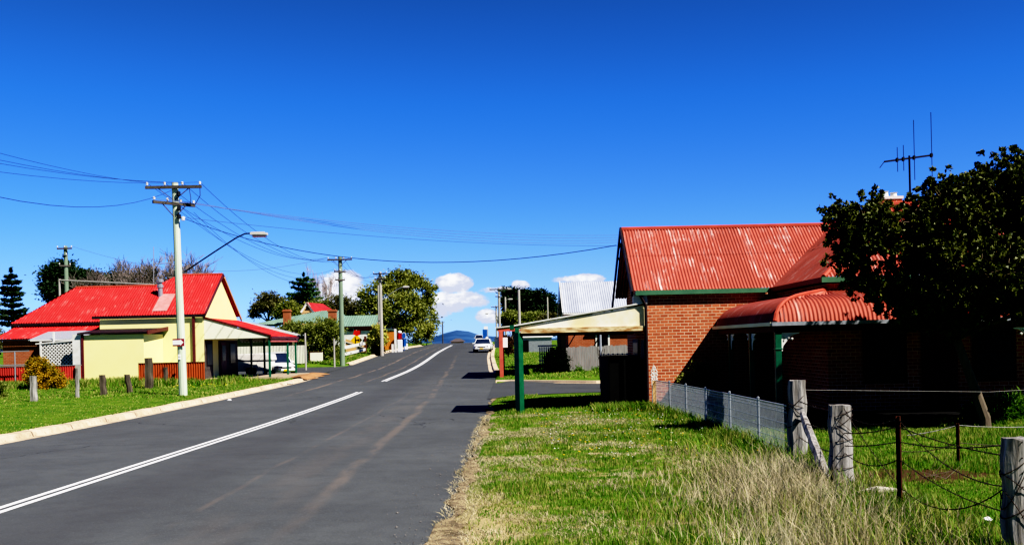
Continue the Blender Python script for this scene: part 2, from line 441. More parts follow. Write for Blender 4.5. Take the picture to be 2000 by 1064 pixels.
# deep blue, darkened further above the view to weaken fill light, paler towards the horizon
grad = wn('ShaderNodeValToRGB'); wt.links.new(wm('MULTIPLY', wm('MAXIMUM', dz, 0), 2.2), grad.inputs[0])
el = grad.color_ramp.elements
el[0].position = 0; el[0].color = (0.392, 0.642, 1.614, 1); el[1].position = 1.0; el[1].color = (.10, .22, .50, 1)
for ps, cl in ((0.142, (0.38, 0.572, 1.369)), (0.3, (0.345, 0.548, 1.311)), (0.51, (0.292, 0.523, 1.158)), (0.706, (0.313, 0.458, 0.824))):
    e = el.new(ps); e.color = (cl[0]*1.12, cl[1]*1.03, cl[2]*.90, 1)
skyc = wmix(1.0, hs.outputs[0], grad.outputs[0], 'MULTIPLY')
# low cumulus banks along the road's far end, given as directions (x/y, z/y)
ysafe = wm('MAXIMUM', dy, .05)
tx, tz = wm('DIVIDE', dx, ysafe), wm('DIVIDE', dz, ysafe)
cmb = wn('ShaderNodeCombineXYZ'); wt.links.new(tx, cmb.inputs[0]); wt.links.new(tz, cmb.inputs[1])
def cn(scale, det=5, rough=.6, stretch=1.0):
    vm = wn('ShaderNodeVectorMath'); vm.operation = 'MULTIPLY'; wt.links.new(cmb.outputs[0], vm.inputs[0]); vm.inputs[1].default_value = (1, stretch, 1)
    nd = wn('ShaderNodeTexNoise'); nd.inputs['Scale'].default_value = scale; nd.inputs['Detail'].default_value = det; nd.inputs['Roughness'].default_value = rough
    wt.links.new(vm.outputs[0], nd.inputs['Vector']); return nd.outputs[0]
n1 = cn(42, 6, .62, 1.5); n2 = cn(90, 4, .6, 1.8)
dens = None; lit = None
for px, py, rx, ry, pw in ((665, 578, 58, 62, 1), (700, 640, 60, 40, .9), (885, 553, 42, 24, 1.0), (880, 588, 85, 24, .8), (952, 618, 30, 18, .9),
                           (1018, 556, 24, 12, .8), (975, 566, 45, 9, .55), (1135, 546, 62, 13, .85), (745, 600, 35, 30, .7), (850, 600, 40, 30, .5), (1330, 560, 120, 14, .6), (360, 600, 90, 16, .3)):
    u, v = uv(px, py)
    ax = wm('DIVIDE', wm('SUBTRACT', tx, u/F), rx/F); az = wm('DIVIDE', wm('SUBTRACT', tz, -v/F), ry/F)
    r2 = wm('ADD', wm('MULTIPLY', ax, ax), wm('MULTIPLY', az, az))
    b = wm('MULTIPLY', wm('SUBTRACT', 1.0, r2), pw)
    hgt = wm('ADD', wm('MULTIPLY', az, .5), .35)
    b = wm('MAXIMUM', b, 0)
    dens = b if dens is None else wm('MAXIMUM', dens, b)
    w_ = wm('MULTIPLY', b, hgt); lit = w_ if lit is None else wm('MAXIMUM', lit, w_)
shape = wm('ADD', dens, wm('MULTIPLY', wm('SUBTRACT', n1, .5), 1.7))
mask = wm('MULTIPLY', wstep(shape, .16, .46), wstep(dens, .0, .12))
mask = wm('MULTIPLY', mask, wstep(dy, .3, .6))
bright = wstep(wm('ADD', lit, wm('MULTIPLY', wm('SUBTRACT', n2, .5), 1.0)), .14, .54)
cloudc = wmix(bright, (4.6, 4.8, 6.0), (9.3, 9.4, 9.6))
STR = .095
skyc = wmix(1.0, skyc, wmix(wstep(dy, -.5, .2), (.5, .5, .5), (1, 1, 1)), 'MULTIPLY')     # sky behind the camera dimmed to keep shade dark
final = wmix(wm('MULTIPLY', mask, .93), skyc, cloudc)
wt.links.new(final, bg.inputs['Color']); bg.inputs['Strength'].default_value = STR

# ------------------------------------------------------------------ ground
def ground_mat():
    t = NT('grass_and_soil'); p = t.pos()
    sp = t.t.nodes.new('ShaderNodeSeparateXYZ'); t.l(p, sp.inputs[0])
    n = t.noise(p, .9, 5, .6); n2 = t.noise(p, 6, 5, .65); n3 = t.noise(p, .25, 3, .5); fine = t.noise(p, 40, 3, .6)
    cc = t.mix(t.ramp(n, .35, .65), (.07, .165, .016), (.15, .24, .03))
    cc = t.mix(t.math('MULTIPLY', t.ramp(n2, .45, .7), .6), cc, (.20, .24, .05))
    cc = t.mix(t.math('MULTIPLY', t.ramp(fine, .45, .75), .6), cc, (.035, .065, .010))
    dry = t.math('ADD', t.math('MULTIPLY', t.ramp(t.noise(p, 1.7, 5, .65), .52, .66), 1.0), 0)
    near = t.math('SUBTRACT', 1, t.ramp(sp.outputs[1], 17, 26))       # the mown verge by the camera has bleached patches
    nx = t.math('MULTIPLY', t.ramp(sp.outputs[0], -1.5, -.6), t.math('SUBTRACT', 1, t.ramp(sp.outputs[0], 3.5, 5.5)))
    cc = t.mix(t.math('MULTIPLY', t.math('MULTIPLY', dry, near), t.math('MULTIPLY', nx, .9)), cc, (.52, .40, .21))
    ed = t.math('MULTIPLY', t.math('SUBTRACT', 1, t.ramp(t.math('ADD', sp.outputs[0], t.math('MULTIPLY', t.math('SUBTRACT', n, .5), 1.2)), -.2, .5)), t.math('SUBTRACT', 1, t.ramp(sp.outputs[1], 11, 17)))
    ed = t.math('MULTIPLY', ed, t.ramp(sp.outputs[0], -1.6, -1.2))
    cc = t.mix(t.math('MULTIPLY', ed, .9), cc, (.55, .43, .24))
    # bare soil patch behind the wire fence
    ex = t.math('DIVIDE', t.math('SUBTRACT', sp.outputs[0], 5.7), 1.3); ey = t.math('DIVIDE', t.math('SUBTRACT', sp.outputs[1], 14.2), .8)
    d = t.math('ADD', t.math('MULTIPLY', ex, ex), t.math('MULTIPLY', ey, ey))
    d = t.math('ADD', d, t.math('MULTIPLY', t.math('SUBTRACT', n2, .5), 3.6))
    cc = t.mix(t.math('SUBTRACT', 1, t.ramp(d, .5, 1.1)), cc, (.10, .06, .035))
    t.col(cc); t.bump(t.noise(p, 22, 4, .7), .9, .05)
    return t.fin(.95, .05)
MT['ground'] = ground_mat()
Ys = sorted(set(list(np.arange(-40, 8, 4.0)) + list(np.arange(8, 24, .5)) + list(np.arange(24, 110, 1.0)) + list(np.arange(110, 320, 4.0))
              + [340, 380, 420, 500, 600, 800, 1100, 1500, 2200, 3200, 4500, 7000]))
rows = []
XL = [4000, 1800, 800, 400, 220, 140, 100, 80, 60, 50, 40, 32, 26, 22, 18, 15, 12, 10, 8, 6.5, 5, 4, 3, 2, 1.2, .7, .35, .12]
for Y in Ys:
    le, re = float(left_edge(Y)), float(right_edge(Y)); r = []
    for d in XL: r.append((le - d, Y, g(le - d, Y)))
    for k in range(9):
        X = le + .02 + (re - le - .04)*k/8; r.append((X, Y, float(prof(Y)) - .06))
    for d in XL[::-1]: r.append((re + d, Y, g(re + d, Y)))
    rows.append(r)
gm = MB(); gm.grid(rows)
tag(gm.build('ground', MT['ground'], smooth=True), 'grassy verges and paddocks either side of the road', 'ground', kind='structure')

def road_mat():
    t = NT('worn_asphalt'); p = t.pos()
    uvq = t.t.nodes.new('ShaderNodeUVMap'); sp = t.t.nodes.new('ShaderNodeSeparateXYZ'); t.l(uvq.outputs[0], sp.inputs[0])
    u, v = sp.outputs[0], sp.outputs[1]
    big = t.noise(p, .35, 5, .6); mid = t.noise(p, 2.5, 4, .6); fine = t.noise(p, 34, 4, .75); vor = t.noise(p, 70, 3, .75)
    cc = t.mix(t.ramp(big, .3, .7), (.086, .0895, .088), (.108, .1125, .110))
    cc = t.mix(t.math('MULTIPLY', t.ramp(mid, .4, .7), .35), cc, (.066, .067, .066))
    cc = t.mix(t.math('MULTIPLY', t.ramp(fine, .52, .72), .55), cc, (.185, .19, .185))
    cc = t.mix(t.math('MULTIPLY', t.ramp(vor, .54, .70), .65), cc, (.030, .030, .031))
    vc = t.t.nodes.new('ShaderNodeTexVoronoi'); vc.feature = 'DISTANCE_TO_EDGE'; vc.inputs['Scale'].default_value = .16; wv = t.t.nodes.new('ShaderNodeVectorMath'); wv.operation = 'ADD'
    nz = t.t.nodes.new('ShaderNodeTexNoise'); nz.inputs['Scale'].default_value = 1.1; nz.inputs['Detail'].default_value = 5; t.l(p, nz.inputs['Vector']); t.l(p, wv.inputs[0]); t.l(nz.outputs['Color'], wv.inputs[1]); t.l(wv.outputs[0], vc.inputs['Vector'])
    crack = t.math('MULTIPLY', t.math('LESS_THAN', vc.outputs['Distance'], .0035), t.ramp(t.noise(p, .13, 3, .5), .50, .58))
    cc = t.mix(t.math('MULTIPLY', crack, .7), cc, (.022, .022, .023))
    # patched darker seal on the far bend
    cc = t.mix(t.math('MULTIPLY', t.ramp(v, 46, 75), .45), cc, (.058, .059, .058))
    # streaks of clay dragged along the wheel tracks
    for off, slope, wd, amt, v0, v1 in ((4.55, -.022, .15, .34, 13, 110), (2.9, -.010, .07, .22, 10, 60), (-1.0, .0, .09, .6, 56, 175), (-3.1, .004, .12, .85, 46, 175), (3.7, -.015, .5, .08, 8, 70)):
        wob = t.math('MULTIPLY', t.math('SUBTRACT', t.noise(t.pos((0, .12, 0)), 1.0, 2, .5), .5), .5)
        c = t.math('ADD', t.math('ADD', t.math('MULTIPLY', v, slope), off), wob)
        dd = t.math('ABSOLUTE', t.math('SUBTRACT', u, c))
        m = t.math('SUBTRACT', 1, t.ramp(dd, wd*.2, wd*1.3))
        m = t.math('MULTIPLY', m, t.math('MULTIPLY', t.ramp(v, v0 - 4, v0 + 4), t.math('SUBTRACT', 1, t.ramp(v, v1 - 30, v1))))
        m = t.math('MULTIPLY', m, t.ramp(t.noise(t.pos((1.5, .35, 1)), 1.2, 4, .6), .35, .62))
        cc = t.mix(t.math('MULTIPLY', m, amt), cc, (.26, .195, .145))
    # dark oily middle of the near lane
    dd = t.math('ABSOLUTE', t.math('SUBTRACT', u, 1.4)); m = t.math('MULTIPLY', t.math('SUBTRACT', 1, t.ramp(dd, .2, 1.3)), .3)
    cc = t.mix(m, cc, (.060, .058, .058))
    t.col(cc); t.bump(fine, .35, .01)
    return t.fin(.85, .2)
MT['road'] = road_mat()
rv, ru, NR = [], [], 14
RY = [y for y in Ys if y <= 420]; RY = sorted(set(RY + [y + .25 for y in np.arange(8, 24, .5)]))
rr = random.Random(3)
rows = []
for Y in RY:
    le, re = float(left_edge(Y)), float(right_edge(Y))
    jit = rr.uniform(-.10, .14) if Y < 42 else 0
    re2 = re + jit + (.05*sin(Y*.9) if Y < 42 else 0)
    rows.append([(le + (re2 - le)*k/NR, Y, float(prof(Y)) + .03*(1 - abs(k/NR - .5)*2)**.6 - .012 + (.012 if Y > 0 else 0)) for k in range(NR + 1)])
    ru += [(le + (re2 - le)*k/NR - float(centre(Y)), Y) for k in range(NR + 1)]
m = MB(); m.grid(rows); ro = m.build('road', MT['road'], smooth=True); uvset(ro, ru); tag(ro, 'grey asphalt main road bending over the rise', 'road', kind='structure')
def road_z(X, Y):
    le, re = float(left_edge(Y)), float(right_edge(Y)); k = min(max((X - le)/(re - le), 0), 1)
    return float(prof(Y)) + .03*(1 - abs(k - .5)*2)**.6

def strip(name, x0, x1, y0f, y1f, n, mat_, dz, label, cat):
    m = MB(); P = []; U = []
    for i in range(n + 1):
        X = x0 + (x1 - x0)*i/n; a, b = y0f(X), y1f(X)
        P.append([(X, a + (b - a)*k/10, max(g(X, a + (b - a)*k/10), float(prof(a + (b - a)*k/10))) + dz) for k in range(11)])
        U += [(9, 200)]*11
    m.grid(P); o = m.build(name, mat_, smooth=True); uvset(o, U); return tag(o, label, cat, kind='structure')
strip('side_road', -60, float(left_edge(76)) + .05, lambda X: 71.2 + (max(0, X + 16)**2)*-.15, lambda X: 83.5 + (max(0, X + 16)**2)*.25, 60, MT['road'], .02, 'asphalt side road beyond the yellow shop', 'side road')
strip('side_street', -1.0, 60, lambda X: 38.6 + 3.3*(1 - math.exp(-max(0, X + 1)/1.6)), lambda X: 52.2 - max(0, min(4, X))*.75 , 70, MT['road'], .02, 'asphalt side street crossing past the brick cottage', 'side street')

t = NT('jointed_kerb_concrete'); p = t.pos(); sp = t.t.nodes.new('ShaderNodeSeparateXYZ'); t.l(p, sp.inputs[0])
c = t.mix(t.ramp(t.noise(p, 1.3, 5, .65), .3, .7), (.50, .39, .27), (.70, .57, .42)); c = t.mix(t.math('MULTIPLY', t.ramp(t.noise(p, 7, 5, .7), .52, .72), .75), c, (.22, .17, .12))
jn = t.math('LESS_THAN', t.math('FRACT', t.math('DIVIDE', t.math('ADD', sp.outputs[1], t.math('MULTIPLY', t.noise(p, .7, 2, .5), .3)), 2.4)), .022); c = t.mix(t.math('MULTIPLY', jn, .85), c, (.07, .055, .04))
t.col(c); t.bump(t.noise(p, 22, 5, .7), .6, .02); MT['kerb'] = t.fin(.9, .1)
# kerbs: real steps
def kerb(y0, y1, side, name, label, step=1.0):
    m = MB(); P = []
    for Y in np.arange(y0, y1 + .01, step):
        e = float(left_edge(Y) if side < 0 else right_edge(Y)); z = float(prof(Y)); o = side
        jit = rr.uniform(-.012, .012)
        ramp_ = min(1, max(.05, (Y - y0)/2.5), max(.05, (y1 - Y)/2.5)) if side > 0 else min(1, max(.1, (y1 - Y)/2.5))
        h = (.15 + jit)*ramp_
        P.append([(e - o*.32, Y, z + .008), (e - o*.04, Y, z + .012), (e + o*.01, Y, z + h - .02), (e + o*.04, Y, z + h), (e + o*.34, Y, z + h + .012), (e + o*.40, Y, z + .02)])
    m.grid(P); return tag(m.build(name, MT['kerb']), label, 'kerb', kind='structure')
kerb(4, 68, -1, 'kerb', 'pale concrete kerb along the grass below the yellow shop')
kerb(86.5, 165, -1, 'kerb', 'pale concrete kerb climbing past the petrol bowsers', 1.5)
kerb(66, 150, 1, 'kerb', 'pale concrete kerb beside the parked white car', 1.5)
m = MB(); P = []
for X in np.arange(-.9, 14, .5):
    Y = 52.2 - max(0, min(4, X))*.75; z = float(prof(Y)); P.append([(X, Y - .3, z + .03), (X, Y - .04, z + .035), (X, Y, z + .15), (X, Y + .22, z + .16), (X, Y + .26, z + .02)])
m.grid(P); tag(m.build('kerb', MT['concrete']), 'kerb along the grass of the silver roofed house', 'kerb', kind='structure')

def painted(name, y0, y1, off, w, label, step=.75):
    P = []
    for Y in list(np.arange(y0, y1, step)) + [y1]:
        X = float(centre(Y)) + off; P.append([(X - w/2, Y, road_z(X - w/2, Y) + .006), (X + w/2, Y, road_z(X + w/2, Y) + .006)])
    m = MB(); m.grid(P); return tag(m.build(name, MT['line']), label, 'road marking', kind='structure')
t = NT('road_paint'); p = t.pos(); c = t.mix(t.math('MAXIMUM', t.math('MULTIPLY', t.ramp(t.noise(p, 26, 5, .75), .50, .66), .8), t.math('MULTIPLY', t.ramp(t.noise(p, 3.2, 4, .7), .56, .70), .55)), (.82, .81, .79), (.30, .29, .285)); t.col(c); MT['line'] = t.fin(.7, .2)
painted('centre_line', 3, 46, -.10, .115, 'outer stripe of the near double white centre line')
painted('centre_line', 3, 46, .10, .115, 'inner stripe of the near double white centre line')
painted('centre_line', 57, 160, -.10, .13, 'far double white centre line on the bend, outer stripe')
painted('centre_line', 57, 160, .10, .13, 'far double white centre line on the bend, inner stripe')

# shoulder dirt between asphalt and verge, gravel bed by the camera
t = NT('sandy_shoulder'); p = t.pos(); c = t.mix(t.ramp(t.noise(p, 5, 5, .65), .35, .65), (.16, .12, .075), (.46, .36, .21))
c = t.mix(t.math('MULTIPLY', t.ramp(t.noise(p, 45, 3, .7), .45, .7), .7), c, (.09, .075, .06)); t.col(c); t.bump(t.noise(p, 60, 4, .7), .9, .02); MT['shoulder'] = t.fin(.95, .1)
P = []
for Y in np.arange(6, 40, .3):
    re = float(right_edge(Y)); a = re - .05 + .04*sin(Y*1.7) + .03*sin(Y*4.1) + rr.uniform(-.07, .07) - (max(0, 13 - Y)*.05)
    b = re + .08 + .1*sin(Y*.8 + 1) + rr.uniform(-.08, .08) + max(0, 15 - Y)*.05
    P.append([(a + (b - a)*k/5, Y, max(float(prof(Y)) + .012, g(a + (b - a)*k/5, Y) + .01) + .008*sin(k/5*pi)) for k in range(6)])
m = MB(); m.grid(P); tag(m.build('road_shoulder', MT['shoulder'], smooth=True), 'sandy crumbling edge of the asphalt', 'road shoulder', kind='structure')
# dirt corner on the far side of the road where the kerb breaks off
P = []
for Y in np.arange(61, 71.5, .5):
    a = float(left_edge(Y)) - 1.0 - .3*sin(Y); b = float(left_edge(Y)) + .35 + .25*sin(Y*1.9)
    P.append([(a + (b - a)*k/6, Y, max(g(a + (b - a)*k/6, Y), float(prof(Y))) + .035 + .1*sin(k/6*pi)) for k in range(7)])
m = MB(); m.grid(P); tag(m.build('dirt_bank', simple('orange_clay', (.42, .22, .11), (.28, .16, .08), 2.5, .6, .95, .1, bump=.6)), 'orange clay bank where the kerb ends beside the verandah', 'dirt', kind='structure')
# footpath slab in front of the yellow shop
m = MB(); m.prism([(-18.75, 60.9), (-14.0, 60.9), (-13.7, 69), (-18.75, 69)], .05, g(-16, 64) + .07); tag(m.build('footpath', simple('old_footpath', (.46, .36, .25), (.36, .29, .2), 1, .7, .9, bump=.3)), 'concrete footpath under the shop verandah', 'footpath', kind='structure')

# ------------------------------------------------------------------ hills far away
def hills(name, Y0, prof_px, depth, mat_, label):
    P = []
    xs = np.linspace(prof_px[0][0], prof_px[-1][0], 160)
    for px in xs:
        py = np.interp(px, [a for a, b in prof_px], [b for a, b in prof_px]) + 1.0*sin(px*.21) + .6*sin(px*.53 + 1)
        q = at(px, py, Y0); P.append([(q.x*(1 - .25), Y0 - depth, -20), (q.x*.93, Y0 - depth*.45, -8 + (q.z + 8)*.55), (q.x, Y0, q.z), (q.x, Y0 + depth, -20)])
    m = MB(); m.grid(P); return tag(m.build(name, mat_, smooth=True), label, 'hills', kind='structure')
t = NT('hazy_forest'); c = t.mix(t.ramp(t.noise(t.pos(), .006, 6, .65), .35, .65), (.025, .065, .16), (.05, .11, .23)); t.col(c); MT['hill'] = t.fin(1, 0)  # aerial haze baked into the forest colour as blue
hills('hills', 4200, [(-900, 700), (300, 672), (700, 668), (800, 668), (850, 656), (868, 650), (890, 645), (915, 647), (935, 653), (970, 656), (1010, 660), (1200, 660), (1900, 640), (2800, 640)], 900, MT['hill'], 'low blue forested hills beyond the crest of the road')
t = NT('dark_scrub'); c = t.mix(t.ramp(t.noise(t.pos(), .05, 5, .65), .35, .65), (.012, .022, .014), (.04, .05, .025)); t.col(c); MT['scrub'] = t.fin(1, 0)
# ------------------------------------------------------------------ brick cottage
ZB = g(4.17, 30.6)
cot = empty('brick_cottage', (4.17, 30.6, ZB), 'red brick cottage with rusty red iron roof and deep shaded verandah behind the wire fence', 'cottage')
TH = math.atan(.78); ct, st = cos(TH), sin(TH); LW = 2.8/ct
m = MB()
m.prism([(4.17, 30.6), (8.1, 30.6), (8.1, 25.62), (18.4, 25.62), (18.4, 40), (8.1, 40), (8.1, 36.1), (4.17, 36.1)], ZB - .4, 3.52)
m.extrude([(4.17, 30.6, 3.52), (4.17, 36.1, 3.52), (4.17, 33.35, 5.62)], (3.5, 0, 0))
m.build('wall', MT['brick'], cot)
c = Corr()
c.plane((3.76, 30.55, 3.6), (1, 0, 0), (0, ct, st), 0, 7.04, lambda s: max(0, (s - 4.24)/ct), lambda s: LW, seg=3)
c.plane((3.76, 36.15, 3.6), (1, 0, 0), (0, -ct, st), 0, 7.04, lambda s: max(0, (s - 4.24)/ct), lambda s: LW)
c.build('wing_roof', MT['iron_red'], cot)
c = Corr()
c.plane((8.0, 25.5, 3.6), (0, 1, 0), (ct, 0, st), 0, 14.5,
        lambda s: 0 if s < 5.05 or s > 10.65 else ((s - 5.05)/ct if s < 7.85 else (10.65 - s)/ct), lambda s: min(s/ct, LW) if s < 2.8 else LW)
mr = c.build('main_roof', MT['iron_dark'], cot)  # left slope takes the iron with shade in its colour
c = Corr()
c.plane((8.0, 25.5, 3.6), (1, 0, 0), (0, ct, st), 0.01, 10.6, lambda s: 0, lambda s: min(s, 10.6 - s, 2.8)/ct)
c.plane((18.6, 25.5, 3.6), (0, 1, 0), (-ct, 0, st), 0.01, 14.5, lambda s: 0, lambda s: min(s/ct, LW))
c.build('front_roof_slope', MT['iron_red'], cot)
m = MB()
m.tube([(3.74, 33.35, 5.80), (10.8, 33.35, 5.80)], .07, 6); m.tube([(10.8, 28.3, 5.80), (10.8, 40, 5.80)], .07, 6)
m.tube([(8.0, 25.5, 3.62), (10.8, 28.3, 5.80)], .06, 6); m.tube([(18.6, 25.5, 3.62), (15.8, 28.3, 5.80)], .06, 6); m.tube([(10.8, 28.3, 5.80), (15.8, 28.3, 5.80)], .06, 6)
m.build('ridge_cap', MT['capred'], cot)
m = MB(); m.bar((8.02, 30.57, 3.60), (10.8, 33.35, 5.775), .16, .02); m.build('valley_flashing', MT['capred'], cot)
m = MB(); m.poly([(10.8, 28.3, 5.76), (15.8, 28.3, 5.76), (15.8, 40, 5.76), (10.8, 40, 5.76)]); m.build('roof_light_stop', MT['iron_dark'], cot)  # unseen flat sheet added to keep light out of the open roof
m = MB(); m.box(3.80, 7.88, 30.42, 30.54, 3.46, 3.60); m.build('gutter', MT['gutter'], cot)
m = MB(); m.box(7.9, 18.7, 25.36, 25.48, 3.46, 3.60); m.build('gutter', MT['gutter'], cot)
m = MB(); m.box(7.88, 7.99, 25.37, 30.5, 3.46, 3.595); m.build('gutter', MT['maroon'], cot)
m = MB()
for (a, b) in (((3.70, 30.45, 3.50), (3.70, 33.35, 5.78)), ((3.70, 37.0, 2.95), (3.70, 33.35, 5.78))):
    m.bar(a, b, .05, .2)
m.build('bargeboard', MT['darktrim'], cot)
m = MB(); m.box(3.74, 4.17, 30.56, 30.75, 3.2, 3.5); m.build('eave_box', MT['white'], cot)
m = MB(); m.box(7.99, 8.10, 25.5, 30.5, 3.44, 3.47); m.box(8.0, 18.6, 25.5, 25.63, 3.44, 3.47); m.build('soffit', MT['darktrim'], cot)
# verandah with a bullnose roof round the corner
BN = [(0, 3.26), (.8, 3.13), (1.15, 3.06), (1.38, 2.99), (1.55, 2.90), (1.69, 2.78), (1.79, 2.63), (1.84, 2.46)]
c = Corr(); c.profile((8.1, 25.6, 0), (1, 0, 0), (0, -1, 0), BN, 0, 10.6, True); c.build('verandah_roof', MT['iron_bull'], cot)
c = Corr(); c.profile((8.1, 25.6, 0), (0, 1, 0), (-1, 0, 0), BN, 0, 4.98, True); c.build('verandah_roof', MT['iron_dark'], cot)  # side run uses the shaded copy of the iron
m = MB(); m.tube([(8.1 - o, 25.6 - o, z + .03) for o, z in BN], .05, 6); m.build('verandah_hip_cap', MT['capred'], cot)
m = MB(); m.box(6.16, 18.8, 23.60, 23.70, 2.37, 2.46); m.build('verandah_gutter', MT['palegutter'], cot)
m = MB(); m.box(6.14, 6.23, 23.71, 30.58, 2.37, 2.46); m.build('verandah_gutter', MT['cream'], cot)
m = MB(); m.box(6.3, 18.7, 23.75, 23.83, 2.22, 2.37); m.box(6.28, 6.36, 23.84, 30.55, 2.22, 2.37); m.build('verandah_beam', MT['brownpost'], cot)
m = MB(); m.prism([(6.25, 23.7), (18.7, 23.7), (18.7, 25.6), (8.08, 25.6), (8.08, 30.58), (6.25, 30.58)], ZB - .3, ZB + .14); m.build('verandah_floor', MT['bin'], cot)  # floor coloured near black to stand in for the verandah's shade
def post(x, y, z1, w, mt, name='verandah_post', dirs=()):
    zb = ZB + .1
    q = MB(); q.box(x - w/2, x + w/2, y - w/2, y + w/2, zb, z1); q.box(x - w*.62, x + w*.62, y - w*.62, y + w*.62, z1 - .42, z1 - .38); q.box(x - w*.6, x + w*.6, y - w*.6, y + w*.6, zb, zb + .15)
    p = q.build(name, mt, cot, bevel=.008)
    for d in dirs:      # pierced cast-iron style brackets
        d = Vector(d); b0 = Vector((x, y, z1 - .03)) + d*w*.65; br = MB()
        n = Vector((-d.y, d.x, 0))*.02
        br.bar(b0, b0 + d*.42, .035, .03); br.bar(b0, b0 - Vector((0, 0, .42)), .035, .03)
        arc = [b0 + d*.42*(1 - cos(a)) + Vector((0, 0, -.42*(1 - sin(a)))) for a in np.linspace(0, pi/2, 7)]
        br.tube(arc, .018, 5)
        for k in (1, 2, 3, 4, 5): br.bar(b0 + (d*.08*k if k % 2 else Vector((0, 0, -.08*k))), arc[k], .02, .02)
        for k in range(3):
            cc = b0 + d*(.07 + .085*k) + Vector((0, 0, -.07 - .03*k)); br.lathe(cc, [(.03, -.03), (.04, 0), (.03, .03)], 8)
        fl = b0 + d*.12 + Vector((0, 0, -.12)); br.extrude([b0 + d*.03 - n/2, b0 + d*.24 - n/2, fl - n/2 + d*.03, b0 + Vector((0, 0, -.24)) - n/2, b0 + Vector((0, 0, -.03)) - n/2], n)
        br.build('bracket', MT['white'], p)
    return p
post(6.33, 23.79, 2.22, .15, MT['green'], dirs=((1, 0, 0),))
post(12.45, 23.79, 2.22, .13, MT['green'], dirs=((-1, 0, 0),))

post(6.33, 26.4, 2.22, .13, MT['green'], dirs=((0, 1, 0), (0, -1, 0)))
post(6.33, 28.9, 2.22, .13, MT['green'], dirs=((0, 1, 0), (0, -1, 0)))
for (x0, x1) in ((9.0, 10.1), (11.8, 12.9)):
    q = MB(); q.box(x0, x1, 25.57, 25.61, .85, 2.35); w = q.build('window', MT['brownpost'], cot); q = MB(); q.box(x0 + .08, x1 - .08, 25.55, 25.568, .93, 1.58); q.box(x0 + .08, x1 - .08, 25.55, 25.568, 1.64, 2.27); q.build('pane', MT['glass'], w)
q = MB(); q.box(10.5, 11.4, 25.57, 25.61, .05, 2.2); q.build('door', MT['maroon'], cot)
# chimney and aerial
q = MB(); q.box(11.15, 11.70, 29.7, 30.3, 5.2, 6.12); q.box(11.10, 11.75, 29.65, 30.35, 6.0, 6.06); ch = q.build('chimney', MT['brick'], cot)
q = MB(); q.box(11.12, 11.73, 29.67, 30.33, 6.12, 6.2); q.lathe((11.3, 30, 6.2), [(.11, 0), (.09, .16), (.12, .18)], 10); q.lathe((11.56, 30, 6.2), [(.11, 0), (.09, .12), (.12, .14)], 10); q.build('chimney_cap', MT['white'], ch)
# footpath awning on the gable side
AZ = g(.2, 30.7)
q = MB(); q.obox((2.09, 32.15, 2.93), (2.07, 0, .315), (0, 1.6, 0), (-.004, 0, .02)); aw = q.build('awning_roof', MT['white'], cot)
q = MB(); q.extrude([(.16, 30.62, 2.50), (4.12, 30.62, 2.50), (4.12, 30.62, 3.17), (.16, 30.62, 2.57)], (0, .05, 0)); q.build('awning_end_board', MT['rustwhite'], cot)
q = MB(); q.box(.28, 4.10, 30.55, 30.67, 2.38, 2.53); q.build('awning_beam', MT['rustbeam'], cot)
q = MB(); q.box(.10, .22, 30.56, 33.7, 2.40, 2.56); q.build('awning_beam', MT['green'], cot)
q = MB(); q.box(-.06, .07, 30.5, 33.75, 2.52, 2.64); q.build('awning_gutter', MT['green'], cot)
q = MB(); q.box(.3, 4.1, 33.62, 33.72, 2.3, 2.5); q.build('awning_rafter', MT['darktrim'], cot)
for y in (30.68, 33.6):
    q = MB(); q.obox((.20, y, (AZ - .2 + 2.4)/2), (.07, .07, 0), (-.07, .07, 0), (0, 0, (2.4 - AZ + .2)/2)); q.build('awning_post', MT['green'], cot, bevel=.012)
q = MB(); q.box(4.135, 4.165, 31.2, 32.1, .0, 2.1); q.build('door', MT['darktrim'], cot)
q = MB(); q.box(4.135, 4.165, 32.7, 34.2, .8, 2.1); w = q.build('window', MT['darktrim'], cot); q = MB(); q.box(4.12, 4.133, 32.8, 34.1, .9, 2.0); q.build('pane', MT['glass'], w)
q = MB(); q.tube([(4.11, 30.53, ZB - .1), (4.11, 30.53, 3.15), (3.95, 30.48, 3.46)], .045, 8); q.build('downpipe', MT['darktrim'], cot)

# dark screen under the awning with pale capping
q = MB(); q.box(3.0, 4.14, 34.2, 34.26, -.15, 1.58)
for k in range(9): q.box(3.01 + k*.125, 3.09 + k*.125, 34.17, 34.20, -.1, 1.56)
q.box(3.0, 3.07, 31.2, 34.16, -.15, 1.56); q.box(3.01, 4.1, 31.1, 31.16, -.15, 1.5)
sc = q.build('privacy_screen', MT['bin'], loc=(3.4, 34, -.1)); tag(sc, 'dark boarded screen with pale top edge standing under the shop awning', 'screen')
q = MB()
for k in range(13): q.box(3.02 + k*.08, 3.02 + k*.08 + .06, 34.15, 34.28, 1.59, 1.63 + .02*(k % 2))
q.build('capping', MT['white'], sc)
# slender pipe with a creeper behind the awning
b = gp(1175, 759); pp = empty('creeper_pole', b, 'slender silver pipe with creeper twining round it behind the awning', 'pole')
q = MB(); q.tube([b - Vector((0, 0, .2)), b + Vector((.0, 0, 2.75))], .045, 8); q.build('pipe', MT['meshsteel'], pp)
v = MB(); rv_ = random.Random(5)
for k in range(9):
    a0 = rv_.uniform(0, 6); pts = [b + Vector((.07*cos(a0 + t*4) + rv_.uniform(-.02, .02) + .3*max(0, t - .7)*(k - 4)*.3, .07*sin(a0 + t*4), t*rv_.uniform(1.2, 2.0))) for t in np.linspace(0, 1, 9)]
    v.tube(pts, .012, 4)
v.build('creeper', MT['darkwood'], pp)

